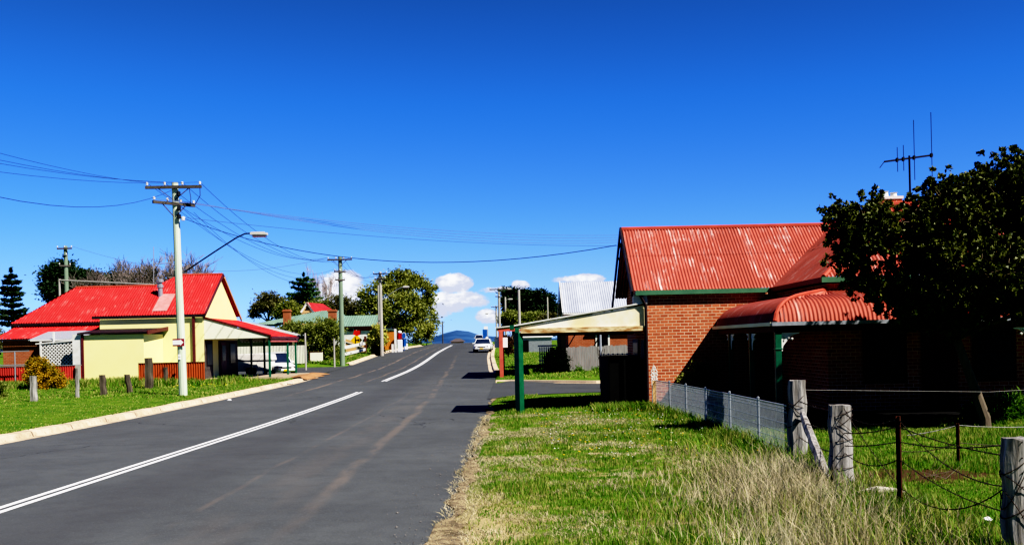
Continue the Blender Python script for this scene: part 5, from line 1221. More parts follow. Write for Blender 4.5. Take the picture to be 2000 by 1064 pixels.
q = MB(); q.extrude(oval(4.4*sx, 6.5*sx, a.y - .04), (0, .05, 0)); q.build('rim', MT['signwhite'], ov); q = MB(); q.extrude(oval(3.6*sx, 5.6*sx, a.y - .06), (0, .018, 0)); q.build('face', MT['blue'], ov)
for k, (dx_, dz_, w_, h_) in enumerate(((6.5, -4.5, 1.8, 2.2), (4.5, -20, 2.6, 2.5), (2.6, -9, 1.2, 5))):
    pass
a = gp(792, 682); q = MB(); q.box(a.x - .1, a.x + .32, a.y - .3, a.y - .05, a.z, a.z + .75); tag(q.build('milk_crate', MT['signwhite'], loc=a), 'low white box at the foot of the blue oval sign', 'box')
a = Vector((B4.x + .3, B4.y - .3, 0)); c_ = at(818.5, 646, B4.y - .3); sx = c_.y/F; sg4 = empty('square_sign', (c_.x, c_.y, c_.z - .6), 'white square sign with orange emblem on the distant pole', 'sign')
q = MB(); q.box(c_.x - 5*sx, c_.x + 5*sx, c_.y, c_.y + .03, c_.z - 6*sx, c_.z + 6*sx); q.build('panel', MT['signwhite'], sg4)
q = MB(); q.extrude([(c_.x + cos(t_)*(3.6 if k % 2 else 2.6)*sx, c_.y - .02, c_.z - 2*sx + sin(t_)*(3.6 if k % 2 else 2.6)*sx) for k, t_ in enumerate(np.linspace(0, 2*pi, 14, endpoint=False))], (0, .012, 0)); q.build('emblem', MT['signorange'], sg4)
c_ = at(806.5, 642, B4.y - .2); q = MB(); q.box(c_.x - 4.5*sx, c_.x + 5*sx, c_.y, c_.y + .03, c_.z - 1.4*sx, c_.z + 1.4*sx); tag(q.build('street_sign', MT['blue'], loc=c_), 'small blue street name blade on the distant pole', 'sign')
for px, py, top in ((846, 672, 662), (823, 671, 655), (829, 670.5, 657)):
    pass
# cluster on the crest, other verge
for (px, py, w_, h_, Y, mt, nm, lab, cat) in ((947, 652, 8.5, 18, 168, 'blue', 'shop_sign', 'blue hanging shop sign above the parked white sedan', 'sign'), (949, 640, 7.5, 6, 166, 'signwhite', 'shop_sign', 'white and red shop sign over the blue one', 'sign'), (951, 660, 5, 6.5, 160, 'signwhite', 'round_sign', 'small white round sign behind the white sedan', 'sign')):
    c_ = at(px, py, Y); sx = Y/F; o = empty(nm, (c_.x, Y, c_.z - h_*sx/2), lab, cat); zg = g(c_.x, Y)
    q = MB()
    if 'round' in nm: q.extrude([(c_.x + cos(t_)*w_*sx*.5, Y, c_.z + sin(t_)*h_*sx*.5) for t_ in np.linspace(0, 2*pi, 14, endpoint=False)], (0, .05, 0))
    else: q.box(c_.x - w_*sx/2, c_.x + w_*sx/2, Y, Y + .06, c_.z - h_*sx/2, c_.z + h_*sx/2)
    q.build('panel', MT[mt], o)
    q = MB(); q.tube([(c_.x + w_*sx*.4, Y + .15, zg - .2), (c_.x + w_*sx*.4, Y + .15, c_.z + h_*sx/2)], .07, 6); q.build('post', MT['polegrey'], o)
c_ = at(893, 667, 300); fh_ = empty('far_cottage', (c_.x, 300, float(prof(300))), 'far cottage with dark roof just over the crest of the road', 'house'); sx = 300/F
z0, z1 = at(893, 667, 300).z, at(893, 660.5, 300).z; xa, xb, xm0, xm1 = (at(p, 660, 300).x for p in (877, 908, 889, 898))
q = MB(); q.box(xa + .6, xb - .6, 300.3, 305, float(prof(300)) - 1, z0 + .05); q.build('wall', MT['tan'], fh_)
q = MB(); q.add([(xa, 299.8, z0), (xb, 299.8, z0), (xb, 306, z0), (xa, 306, z0), (xm0, 303, z1), (xm1, 303, z1)], [(0, 1, 5, 4), (1, 2, 5), (2, 3, 4, 5), (3, 0, 4)]); q.build('roof', MT['meshsteel'] if False else simple('dull_far_roof', (.12, .10, .10), None, 1, .5, .9), fh_)
# ------------------------------------------------------------------ trees
def leaf_mesh(centers, dirs, size, rng, ratio=.5, flat=0.0, jit=.35):
    """one rhombic leaf per centre; returns verts and quads"""
    n = len(centers); a = rng.normal(size=(n, 3)); a[:, 2] *= (1 - flat); a /= np.linalg.norm(a, axis=1)[:, None]
    if dirs is not None:
        a = a*jit + dirs; a /= np.linalg.norm(a, axis=1)[:, None]
    b = rng.normal(size=(n, 3)); b[:, 2] *= (1 - flat*.8); b -= a*(a*b).sum(1)[:, None]; b /= np.linalg.norm(b, axis=1)[:, None]
    L = size*rng.uniform(.6, 1.35, (n, 1)); w = L*ratio
    c = np.cross(a, b)
    v = np.stack([centers - a*L*.5, centers + b*w*.5 + c*w*.12, centers + a*L*.5, centers - b*w*.5 + c*w*.12], 1).reshape(-1, 3)
    return v, np.arange(4*n).reshape(-1, 4)
def clumps(blobs, n_cl, per, cl_r, rng, shell=.55, flat=.7, bottom=None):
    pts = []; dirs = []
    wts = np.array([b[1][0]*b[1][1]*b[1][2] for b in blobs])**.67; wts /= wts.sum()
    for (c, r), w in zip(blobs, wts):
        k = max(3, int(n_cl*w)); d = rng.normal(size=(k, 3)); d /= np.linalg.norm(d, axis=1)[:, None]
        rad = (shell + (1 - shell)*rng.uniform(0, 1, (k, 1))**.6)*rng.uniform(.88, 1.1, (k, 1))
        cc = np.array(c) + d*rad*np.array(r)
        for i in range(k):
            s = cl_r*rng.uniform(.55, 1.4); m = int(per*rng.uniform(.6, 1.4))
            p = rng.normal(size=(m, 3))*np.array([s, s, s*flat])*.55 + cc[i]
            pts.append(p); dd = p - cc[i] + d[i]*s*.5; dirs.append(dd/(np.linalg.norm(dd, axis=1)[:, None] + 1e-6))
    pts = np.concatenate(pts); dirs = np.concatenate(dirs)
    if bottom is not None: k = pts[:, 2] > bottom; pts, dirs = pts[k], dirs[k]
    return pts, dirs
def limbs(q, p, d, length, r, depth, rng, spread=.6, up=.15, n=3, minr=.01, shrink=.72, segs=4, sides=6):
    pts = [Vector(p)]; dd = Vector(d).normalized()
    for k in range(segs):
        dd = (dd + Vector((rng.uniform(-.16, .16), rng.uniform(-.16, .16), rng.uniform(-.08, .14)))).normalized(); pts.append(pts[-1] + dd*length/segs)
    r1 = r*.62; q.tube(pts, [r + (r1 - r)*k/segs for k in range(segs + 1)], sides if depth > 1 else max(3, sides - 3), False)
    if depth <= 0: return
    for k in range(n):
        at_ = pts[-1] if k == 0 else pts[rng.randint(segs//2, segs)]
        nd = (dd + Vector((rng.uniform(-1, 1), rng.uniform(-1, 1), rng.uniform(-.7, .9)))*spread + Vector((0, 0, up))).normalized()
        limbs(q, at_, nd, length*shrink*rng.uniform(.75, 1.15), max(minr, r1*(.85 if k == 0 else .68)), depth - 1, rng, spread, up, n, minr, shrink, segs, sides)
MT['bark'] = simple('grey_brown_bark', (.20, .16, .12), (.10, .08, .06), 5, .6, .95, .1, bump=.6, bscale=14, stretch=(1, 1, .25))
MT['barkpale'] = simple('pale_bark', (.42, .38, .30), (.16, .14, .10), 4, .5, .9, .1, bump=.5, bscale=14, stretch=(1, 1, .3))
MT['twig'] = simple('bare_twigs', (.30, .245, .225), (.20, .165, .15), 1, .6, .9, .1)
MT['twigred'] = simple('reddish_twigs', (.5, .41, .38), (.38, .30, .28), 1, .6, .9, .1)
MT['lf_dark'] = foliage('glossy_dark_leaves', (.022, .036, .008), (.19, .20, .055), .5, .12, .25, 3.0)
MT['lf_ever'] = foliage('evergreen_leaves', (.075, .11, .02), (.40, .40, .11), .55, .2, .3, .5)
MT['lf_pine'] = foliage('dark_pine_needles', (.014, .034, .018), (.055, .09, .04), .6, .1, .2, .4)
MT['lf_cedar'] = foliage('cedar_needles', (.02, .055, .025), (.11, .19, .07), .6, .1, .2, .4)
MT['lf_gum'] = foliage('gum_leaves', (.06, .07, .028), (.20, .18, .08), .6, .15, .2, .4)
MT['lf_olive'] = foliage('olive_leaves', (.12, .155, .035), (.36, .38, .12), .6, .25, .2, .5)
MT['lf_yellow'] = foliage('yellow_green_leaves', (.34, .36, .07), (.82, .76, .25), .6, .3, .2, .8)
MT['lf_orange'] = foliage('orange_green_leaves', (.07, .12, .02), (.78, .45, .06), .6, .3, .2, 1.6)
MT['lf_brown'] = foliage('russet_leaves', (.05, .028, .018), (.11, .06, .035), .7, .15, .1, .8)
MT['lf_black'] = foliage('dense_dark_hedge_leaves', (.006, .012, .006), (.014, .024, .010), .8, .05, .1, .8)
MT['lf_green'] = foliage('fresh_weed_leaves', (.05, .12, .015), (.16, .27, .04), .6, .3, .2, 2)

def tree(name, label, cat, base, blobs, leaf, n_cl, per, cl_r, size, seed, bark='bark', trunk=None, flat=.7, shell=.55, ratio=.5, group=None, lflat=0, limbsn=7, lean=0, ros=False):
    """blobs relative to the base: (centre, radii)"""
    rng = np.random.default_rng(seed); rr_ = random.Random(seed); b = Vector(base)
    t = empty(name, b, label, cat, group)
    bl = [((b.x + c[0], b.y + c[1], b.z + c[2]), r) for c, r in blobs]
    q = MB(); r0, ht = trunk or (.2, 2.0)
    top = b + Vector((rr_.uniform(-.1, .1)*ht*.3 + lean, 0, ht)); q.tube([b - Vector((0, 0, .3)), b + Vector((0, 0, ht*.1)), b.lerp(top, .5) + Vector((rr_.uniform(-.06, .06)*ht, 0, 0)), top], [r0*1.35, r0*1.05, r0*.9, r0*.75], 9)
    for c, r in sorted(bl, key=lambda k: -k[1][0])[:limbsn]:
        c = Vector(c); mid = top.lerp(c, .5) + Vector((0, 0, -.1*(c - top).length)); q.tube([top - Vector((0, 0, .1*ht)), mid, c + Vector((0, 0, r[2]*.3))], [r0*.55, r0*.34, r0*.12], 6, False)
        for k in range(4):
            e_ = c + Vector((rr_.uniform(-.7, .7)*r[0], rr_.uniform(-.7, .7)*r[1], rr_.uniform(-.4, .7)*r[2])); q.tube([mid.lerp(c, .3 + .2*k), e_], [r0*.2, r0*.06], 4, False)
    if ros:
        p, d, tw = rosettes(bl, 980, 30, rng)
        for a_, b_ in tw: q.tube([a_, b_], [.012, .005], 3, False)
    else: p, d = clumps(bl, n_cl, per, cl_r, rng, shell, flat)
    q.build('trunk', MT[bark], t)
    v, f = leaf_mesh(p, d, size, rng, ratio, lflat, .7)
    fast_mesh('crown', v, [f], None, MT[leaf], t)
    return t

# the dark tree in the cottage garden
Tb = gp(1903, 838)
Tb = Vector((10.05, 21.3, g(10.05, 21.3)))
def rel(px, py, Y, rx, ry=None, rz=None):
    Y -= .5; p = at(px, py, Y) - Tb; s = Y/F*.92; ry = (ry or rx)*(.8 if px < 1800 else 1.15)
    return ((p.x, p.y, p.z), (rx*s, (ry or rx)*s, (rz or rx)*s))
bl = [rel(1672, 428, 21.2, 62, 70, 48), rel(1760, 446, 21.0, 90, 95, 75), rel(1850, 420, 21.4, 95, 110, 78), rel(1950, 392, 21.6, 95, 110, 85), rel(2060, 400, 21.6, 110, 120, 100),
      rel(1845, 500, 20.8, 55, 75, 48), rel(1655, 505, 21.0, 34, 40, 32), rel(1705, 560, 21.4, 40, 50, 22), rel(1775, 590, 21.4, 50, 60, 26), rel(1850, 620, 21.6, 60, 70, 22), rel(1700, 470, 20.9, 50, 60, 45), rel(1790, 505, 21.4, 44, 60, 36), rel(1900, 520, 21.0, 110, 115, 80), rel(2020, 520, 21.2, 100, 110, 85), rel(1850, 590, 21.8, 85, 90, 40), rel(1950, 590, 21.6, 75, 90, 40),
      rel(1985, 330, 21.8, 45, 50, 34), rel(2120, 520, 21.6, 90, 110, 100), rel(1740, 575, 22.0, 40, 60, 22), rel(1640, 430, 21.2, 34, 40, 34), rel(1668, 480, 21.0, 42, 60, 44), rel(1700, 555, 21.4, 42, 50, 26), rel(1790, 610, 22, 50, 60, 20), rel(1820, 560, 20.8, 60, 70, 44)]
def rosettes(blobs, n_tw, per, rng, ros=6, r_ros=.085, gap=.17, shell=.55):
    # foliage held in tight leaf rosettes along short twigs, so that clumps and gaps read
    pts, dirs, twigs = [], [], []
    wts = np.array([b[1][0]*b[1][1]*b[1][2] for b in blobs])**.67; wts /= wts.sum()
    for (c, r), w in zip(blobs, wts):
        for _ in range(max(4, int(n_tw*w))):
            d = rng.normal(size=3); d /= np.linalg.norm(d); rad = (shell + (1 - shell)*rng.uniform()**.5)*rng.uniform(.85, 1.12)
            tip = np.array(c) + d*rad*np.array(r); dd = d + rng.normal(size=3)*.35 + np.array([0, 0, .25]); dd /= np.linalg.norm(dd); root = tip - dd*rng.uniform(.3, .55)
            twigs.append((root, tip))
            for k in range(int(ros*rng.uniform(.6, 1.4))):
                t_ = rng.uniform(.25, 1.08); cc = root + (tip - root)*t_ + rng.normal(size=3)*gap*(.55 if t_ > .9 else 1); m = int(per*rng.uniform(.6, 1.3))
                q_ = rng.normal(size=(m, 3)); q_ /= np.linalg.norm(q_, axis=1)[:, None]; q_ = q_*.8 + dd*.6; q_ /= np.linalg.norm(q_, axis=1)[:, None]
                pts.append(cc + q_*r_ros*rng.uniform(.35, 1.05, (m, 1))); dirs.append(q_)
    return np.concatenate(pts), np.concatenate(dirs), twigs
gt_ = tree('garden_tree', 'large dark glossy leaved tree overhanging the cottage verandah', 'tree', Tb, bl, 'lf_dark', 620, 210, .31, .092, 21, 'bark', (.11, 2.1), .8, .5, .6, limbsn=12, lean=-.6, ros=True)

# evergreen by the far bend
e0 = Vector((at(775, 668, 168).x, 168, g(-19, 168)))
def relb(base, px, py, Y, rx, ry=None, rz=None):
    p = at(px, py, Y) - Vector(base); s = Y/F; return ((p.x, p.y, p.z), (rx*s, (ry or rx)*s, (rz or rx)*s))
bl = [relb(e0, x, y, Y, rx, rx, rz) for x, y, Y, rx, rz in ((780, 556, 168, 42, 26), (745, 580, 168, 40, 32), (815, 575, 168, 38, 34), (730, 615, 167, 28, 30), (780, 610, 164, 50, 38), (830, 620, 168, 24, 40), (760, 640, 165, 40, 24), (800, 645, 165, 46, 24), (835, 650, 167, 18, 18), (715, 590, 168, 14, 14), (800, 540, 169, 22, 12), (760, 545, 169, 22, 14))]
tree('evergreen_tree', 'very large rounded evergreen tree on the inside of the far bend', 'tree', e0, bl, 'lf_ever', 420, 75, .95, .42, 4, 'barkpale', (.5, 4.0), .75, .6, .6)
# tiered cedar
def tiered(name, label, px, y0, y1, Y, half, seed, leaf, tiers=11, dens=260, droop=.0, taper=.75, group=None, size=.5, irregular=.25, cat='tree'):
    rng = np.random.default_rng(seed); p1 = at(px, y0, Y); b = Vector((p1.x, Y, g(p1.x, Y))); ht = p1.z - b.z; R = half*Y/F; zb = at(px, y1, Y).z - b.z
    t = empty(name, b, label, cat, group); q = MB(); q.tube([b - Vector((0, 0, .3)), b + Vector((.05*R, 0, ht*.5)), b + Vector((0, 0, ht*.97))], [.045*ht*.55, .03*ht*.5, .01], 8)
    P = []; D = []
    for k in range(tiers):
        f_ = k/(tiers - 1); z = zb + (ht*.97 - zb)*f_; r = R*((1 - f_)**taper*.97 + .03)*rng.uniform(1 - irregular, 1.06)
        nb = max(5, int(9*(1 - f_) + 4)); ph = rng.uniform(0, 6)
        for j in range(nb):
            a = ph + 2*pi*j/nb + rng.uniform(-.25, .25); rl = r*rng.uniform(.7, 1.1); z2 = z + rng.uniform(-.16, .16)*ht/tiers
            tip = Vector((cos(a)*rl, sin(a)*rl, z2 + rl*(.10 - droop))); q.tube([b + Vector((0, 0, z2 - rl*.08)), b + tip], [.03 + .012*rl, .015], 4, False)
            m = int(dens*(.12 + 1.1*r/R)/nb*2.2); u_ = rng.uniform(.15, 1.02, m)**.8; w = rl*.30*(1.05 - .55*u_)
            pp = np.stack([cos(a)*rl*u_ - sin(a)*rng.normal(size=m)*w, sin(a)*rl*u_ + cos(a)*rng.normal(size=m)*w, z2 - rl*.08 + u_*rl*(.18 - droop) + rng.normal(size=m)*ht*.007 - abs(rng.normal(size=m))*w*.08], 1)
            P.append(pp + np.array(b)); D.append(np.tile([cos(a), sin(a), .1], (m, 1)))
    q.build('trunk', MT['bark'], t); p = np.concatenate(P); d = np.concatenate(D); v, f = leaf_mesh(p, d, size, rng, .42, .5, .9); fast_mesh('crown', v, [f], None, MT[leaf], t); return t
tiered('cedar_tree', 'tall dark cedar with flat tiered branches behind the green roof', 593, 532, 622, 185, 50, 8, 'lf_cedar', 10, 900, taper=.45, size=.5, irregular=.3)
def soft(name, label, px, py_b, Y, items, leaf, n_cl, per, clr, size, seed, cat='tree', trunk=(.25, 2.5), group=None, bark='bark', **kw):
    b0 = at(px, py_b, Y); b = Vector((b0.x, Y, g(b0.x, Y)))
    return tree(name, label, cat, b, [relb(b, x, y, Y + dy_, rx, rx, rz) for x, y, rx, rz, dy_ in items], leaf, n_cl, per, clr, size, seed, bark, trunk, group=group, **kw)
soft('gum_tree', 'olive brown gum tree left of the tiered cedar', 525, 640, 180, [(528, 592, 28, 14, 0), (508, 602, 18, 10, 0), (548, 605, 20, 14, 0), (520, 580, 14, 8, 0), (560, 622, 14, 12, 0), (500, 612, 12, 6, 0)], 'lf_gum', 120, 60, .9, .45, 12, trunk=(.3, 5))
soft('background_tree', 'low dark green tree between the gum and the tiered cedar', 560, 640, 176, [(562, 604, 18, 14, 0), (578, 612, 16, 10, 0), (548, 612, 12, 10, 0)], 'lf_ever', 90, 60, .8, .4, 112, trunk=(.25, 4))
soft('background_tree', 'olive green tree filling the gap behind the small red gable', 625, 640, 178, [(628, 604, 20, 16, 0), (612, 600, 14, 12, 0), (645, 610, 16, 12, 0)], 'lf_olive', 100, 60, .8, .4, 113, trunk=(.25, 4))
soft('background_tree', 'brownish tree behind the second pole and the green roof', 690, 640, 182, [(690, 606, 18, 16, 0), (676, 614, 14, 10, 0), (704, 616, 14, 10, 0)], 'lf_gum', 90, 60, .8, .4, 114, trunk=(.25, 4))
soft('twiggy_tree', 'brown green twiggy tree right of the cedar', 655, 640, 170, [(655, 596, 20, 22, 0), (640, 612, 22, 18, 0), (668, 612, 16, 18, 0), (680, 600, 9, 20, 0)], 'lf_gum', 110, 40, .9, .40, 13, trunk=(.25, 5))
soft('olive_bush', 'big loose olive green bush beside the second pole', 632, 700, 92, [(632, 650, 36, 30, 0), (605, 668, 28, 26, 0), (655, 660, 18, 34, 0), (638, 640, 20, 16, 0), (650, 690, 16, 16, 0), (618, 690, 22, 14, 0), (592, 640, 22, 14, 2)], 'lf_olive', 190, 70, .42, .20, 14, 'bush', (.12, 1.2))
soft('olive_bush', 'olive green bush showing above the pale shed roofs', 555, 660, 99, [(545, 652, 22, 10, 0), (572, 645, 18, 14, 0), (592, 658, 18, 16, 0)], 'lf_olive', 130, 60, .42, .21, 15, 'bush', (.12, 1.6))
soft('yellow_shrub', 'pale yellow flowering shrub by the bleached pole', 740, 690, B3.y + 1.3, [(738, 655, 16, 12, 0), (731, 668, 11, 9, 0), (747, 667, 8, 9, 0), (740, 642, 8, 8, 0), (725, 655, 6, 5, 0)], 'lf_yellow', 90, 60, .35, .24, 16, 'shrub', (.12, 1.0), shell=.3)
soft('shade_bush', 'dark low bush at the foot of the yellow shrub', 738, 692, B3.y + .9, [(733, 683, 9, 8, 0), (741, 684, 7, 7, 0)], 'lf_black', 60, 40, .25, .2, 17, 'bush', (.1, .4))
# trees behind the shop
tiered('pine_tree', 'dark ragged pine at the far edge beyond the brick wing', 21, 523, 632, 122, 36, 22, 'lf_pine', 10, 420, taper=.55, size=.5, irregular=.4)
soft('spreading_pine', 'broad dark flat topped pine behind the rear red roof', 130, 620, 118, [(112, 530, 26, 15, 0), (104, 556, 22, 22, 0), (150, 540, 28, 13, 0), (185, 545, 20, 12, 0), (130, 522, 16, 9, 0), (130, 560, 30, 14, 0), (98, 575, 12, 10, 0)], 'lf_pine', 190, 80, .75, .36, 23, trunk=(.3, 6), shell=.35)
soft('spreading_pine', 'small dark pine between the broad pine and the bare tree', 228, 610, 124, [(228, 544, 18, 10, 0), (246, 550, 18, 7, 0), (216, 552, 10, 8, 0)], 'lf_pine', 70, 80, .6, .34, 24, trunk=(.25, 6))
def bare(name, label, px, py, Y, y_top, half, seed, mt, depth=5, n=3, spread=.55, up=.12, r=.3, twig=.012, trunks=1, cat='tree'):
    b0 = at(px, py, Y); b = Vector((b0.x, Y, g(b0.x, Y))); ht = at(px, y_top, Y).z - b.z; rr_ = random.Random(seed); t = empty(name, b, label, cat); q = MB(); q2 = MB()
    q.tube([b - Vector((0, 0, .3)), b + Vector((0, 0, ht*.22))], [r*1.2, r], 8, False)
    for k in range(trunks):
        a = 2*pi*k/trunks + rr_.uniform(0, 1); d = Vector((cos(a)*half, sin(a)*half*.6, 1 if trunks > 1 else 2.5))
        limbs(q2, b + Vector((0, 0, ht*.2)), d, ht*.27, r*.6, depth, rr_, spread, up, n, twig, .74, 4, 6)
    q.build('trunk', MT[mt], t); q2.build('crown', MT[mt], t); return t
bare('bare_tree', 'wide leafless grey tree rising behind the red shop roof', 330, 600, 108, 490, .85, 31, 'twig', 5, 4, .78, .05, .30, .024, 5)
bare('bare_tree', 'leafless grey tree half hidden behind the broad bare one', 268, 600, 112, 496, .7, 32, 'twig', 5, 4, .74, .05, .26, .022, 4)
bare('poplar_tree', 'slim leafless reddish poplar beside the cedar', 632, 640, 195, 522, .14, 33, 'twigred', 4, 4, .28, .55, .25, .026, 2)
# far side: pines and scrub
for k, (px, yt, half, Y, lab) in enumerate(((1002, 564, 24, 182, 'dark pine nearest the power poles on the far side'), (1030, 566, 24, 184, 'dark pine in the middle of the far side clump'), (1057, 568, 26, 180, 'dark broad pine next to the silver roof'), (1074, 590, 16, 178, 'lower dark pine close to the silver roof'))):
    soft('far_pine', lab, px, 650, Y, [(px, yt + 24, half, 22, 0), (px - 6, yt + 12, half*.6, 12, 0), (px + 8, yt + 44, half, 20, 0)], 'lf_pine', 120, 70, .9, .5, 40 + k, trunk=(.3, 4), group='dark pines beyond the silver roof', shell=.4)
for k, (px, py, rx, rz, Y, leaf, lab) in enumerate(((1000, 622, 22, 16, 140, 'lf_olive', 'yellowish bush behind the far power poles'), (1045, 622, 30, 14, 135, 'lf_olive', 'olive bush below the far pines'), (1075, 626, 20, 12, 128, 'lf_gum', 'brownish bush next to the silver roofed house'), (1045, 668, 20, 16, 112, 'lf_brown', 'russet bush showing under the awnings'))):
    soft('roadside_bush', lab, px, py + rz, Y, [(px, py, rx, rz, 0), (px - rx*.5, py + rz*.3, rx*.6, rz*.7, 0), (px + rx*.5, py + rz*.35, rx*.6, rz*.6, 0)], leaf, 90, 55, .5, .3, 60 + k, 'bush', (.12, 1.0))
soft('russet_shrub', 'small russet brown shrub behind the salmon red post', 993, 694, 92, [(993, 672, 10, 12, 0), (994, 684, 8, 7, 0), (990, 662, 6, 7, 0)], 'lf_brown', 70, 45, .22, .14, 71, 'shrub', (.07, .5))
hb_ = gp(1088, 735)
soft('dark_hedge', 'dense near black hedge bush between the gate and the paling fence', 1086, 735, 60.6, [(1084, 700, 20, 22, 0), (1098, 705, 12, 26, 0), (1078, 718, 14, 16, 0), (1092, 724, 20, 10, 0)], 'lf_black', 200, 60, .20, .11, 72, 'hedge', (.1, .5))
# shrubs close at hand
soft('orange_bush', 'orange and green conifer bush in front of the red iron fence', 86, 765, 51, [(85, 735, 30, 22, 0), (65, 728, 16, 16, 0), (108, 742, 18, 16, 0), (80, 712, 14, 14, 0), (95, 752, 26, 12, 0), (62, 708, 8, 10, 0)], 'lf_orange', 230, 60, .17, .105, 81, 'bush', (.07, .4), flat=1.1, shell=.35)
bd = at(3, 788, 43); soft('dark_bush', 'dark bush cut by the picture edge beside the first fence post', 0, 790, 43, [(-4, 765, 16, 18, 0), (-10, 780, 18, 12, 0)], 'lf_olive', 60, 60, .16, .10, 82, 'bush', (.05, .3))
soft('wall_shrub', 'straggly yellowish shrub against the sunlit brick wall', 1352, 775, 29.9, [(1348, 742, 22, 18, 0), (1362, 722, 14, 16, 0), (1340, 752, 20, 12, 0), (1372, 740, 12, 22, 0)], 'lf_olive', 70, 26, .16, .10, 83, 'shrub', (.03, .5), shell=.2)
# weeds along the paling fence and at the tree foot, as clumps one can point at
for k, (px, py, rx, rz, Y, lab) in enumerate(((1130, 728, 10, 9, 61.0, 'leafy weeds at the left end of the paling fence'), (1165, 727, 16, 6, 61.0, 'leafy weeds along the middle of the paling fence'), (1955, 800, 34, 26, 22.6, 'bright green agapanthus clump beside the tree trunk'), (1905, 806, 22, 22, 22.4, 'fresh green clump at the very foot of the tree'), (1985, 795, 22, 26, 23.0, 'bright green clump by the verandah edge past the tree'))):
    soft('weed_clump', lab, px, py + rz, Y, [(px, py, rx, rz, 0), (px + rx*.4, py + rz*.3, rx*.6, rz*.6, 0)], 'lf_green', 40, 40, .14 if Y > 40 else .12, .14 if Y > 40 else .13, 90 + k, 'plant', (.02, .2), flat=1.3, ratio=.25)
for (x0, x1, Y0, y_, s, lab) in ((-60, -38, 150, 640, 3, 'dark line of scrub beyond the brick wing'),):
    pts = [(at(px, py, 150).x, 150 + random.uniform(-2, 2), at(px, py, 150).z) for px, py in ((-20, 650), (0, 648), (25, 655))]
    b = Vector((pts[1][0], 150, g(pts[1][0], 150))); tree('scrub_bush', lab, 'bush', b, [((p[0] - b.x, p[1] - b.y, p[2] - b.z - 1.0), (2.6, 2, 1.6)) for p in pts], 'lf_gum', 60, 50, .8, .4, 97, trunk=(.1, .6))

# ------------------------------------------------------------------ grass
rng = np.random.default_rng(5)
def vnoise(x, y, s, seed):
    x = x*s; y = y*s; xi = np.floor(x).astype(int); yi = np.floor(y).astype(int); fx = x - xi; fy = y - yi; fx = fx*fx*(3 - 2*fx); fy = fy*fy*(3 - 2*fy)
    h = lambda a, b: ((np.sin(a*127.1 + b*311.7 + seed*74.7)*43758.5453) % 1.0)
    return (h(xi, yi)*(1 - fx) + h(xi + 1, yi)*fx)*(1 - fy) + (h(xi, yi + 1)*(1 - fx) + h(xi + 1, yi + 1)*fx)*fy
def blades(name, X, Y, hgt, wid, mt, label, lean=.45, cat='grass', curl=.5, base=None):
    n = len(X); Z = gz(X, Y) - .01 if base is None else base; a = rng.uniform(0, 2*pi, n); la = rng.uniform(0, 2*pi, n); ln = hgt*lean*rng.uniform(.1, 1.3, n)
    p = np.stack([X, Y, Z], 1); w = np.stack([np.cos(a), np.sin(a), np.zeros(n)], 1)*wid[:, None]*.5; l = np.stack([np.cos(la), np.sin(la), np.zeros(n)], 1)*ln[:, None]
    up = np.zeros((n, 3)); up[:, 2] = hgt
    v = np.stack([p - w, p + w, p + up*.55 + l*.35 + w*.75, p + up*.55 + l*.35 - w*.75, p + up*(1 - curl*.25*lean) + l], 1).reshape(-1, 3)
    i = np.arange(n)*5
    q4 = np.stack([i, i + 1, i + 2, i + 3], 1); q3 = np.stack([i + 3, i + 2, i + 4], 1)
    o = fast_mesh(name, v, [q4, q3], None, mt); return tag(o, label, cat, kind='stuff')
def grass_mat(name, a, b, c, dryf=.3):
    t = NT(name); geo = t.t.nodes.new('ShaderNodeNewGeometry'); p = t.pos(); r = geo.outputs['Random Per Island']
    cc = t.mix(t.ramp(t.noise(p, .8, 4, .6), .3, .7), a, b); cc = t.mix(t.math('MULTIPLY', r, .6), cc, tuple(x*.55 for x in a)); w = t.noise(t.pos(), 1.6, 4, .6)
    cc = t.mix(t.math('MULTIPLY', t.ramp(t.math('ADD', t.math('MULTIPLY', r, .5), w), .72, .95), dryf), cc, c); t.col(cc); m = t.fin(.65, .2)
    tr = t.t.nodes.new('ShaderNodeBsdfTranslucent'); t.l(cc, tr.inputs[0]); mx = t.t.nodes.new('ShaderNodeMixShader'); mx.inputs[0].default_value = .3
    t.l(t.b.outputs[0], mx.inputs[1]); t.l(tr.outputs[0], mx.inputs[2]); t.l(mx.outputs[0], t.t.nodes['Material Output'].inputs[0]); return m
MT['g_green'] = grass_mat('green_grass_blades', (.095, .225, .022), (.22, .35, .050), (.55, .48, .18), .65)
MT['g_dry'] = grass_mat('straw_blades', (.74, .64, .43), (.42, .33, .20), (.22, .25, .06), .3)
def inroad(X, Y): return X < right_edge(Y) + .02
# verge and yard on the cottage side
def sample(n, x0, x1, y0, y1): return rng.uniform(x0, x1, n), rng.uniform(y0, y1, n)
X, Y = [], []
for n, y0, y1 in ((95000, 8.5, 15), (80000, 15, 24), (45000, 24, 42)):
    x, y = sample(n, -1.1, 13 if y0 < 20 else 10, y0, y1)
    keep = (x > right_edge(y) + .12 + .25*vnoise(x, y, 1.3, 1)) & (x < y*.56 + .6) & ~((x > 4.05) & (y > 30.4)) & ~((x > 6.2) & (y > 23.5))
    keep &= ~((x > 1.0) & (y > 39.3)) & (y < 38.6 + 3.2*(1 - np.exp(-np.maximum(0, x + 1)/1.6)))
    X.append(x[keep]); Y.append(y[keep])
X = np.concatenate(X); Y = np.concatenate(Y)
soil = ((X - 5.7)/1.3)**2 + ((Y - 14.2)/.8)**2 < .75 + .5*(vnoise(X, Y, 3, 9) - .5)
bald = (vnoise(X, Y, 1.1, 2)*.6 + vnoise(X, Y, 3.3, 3)*.4 > .55) & (Y < 22) & (X < 3.4)
edge = np.exp(-np.maximum(0, X - right_edge(Y))/.35)
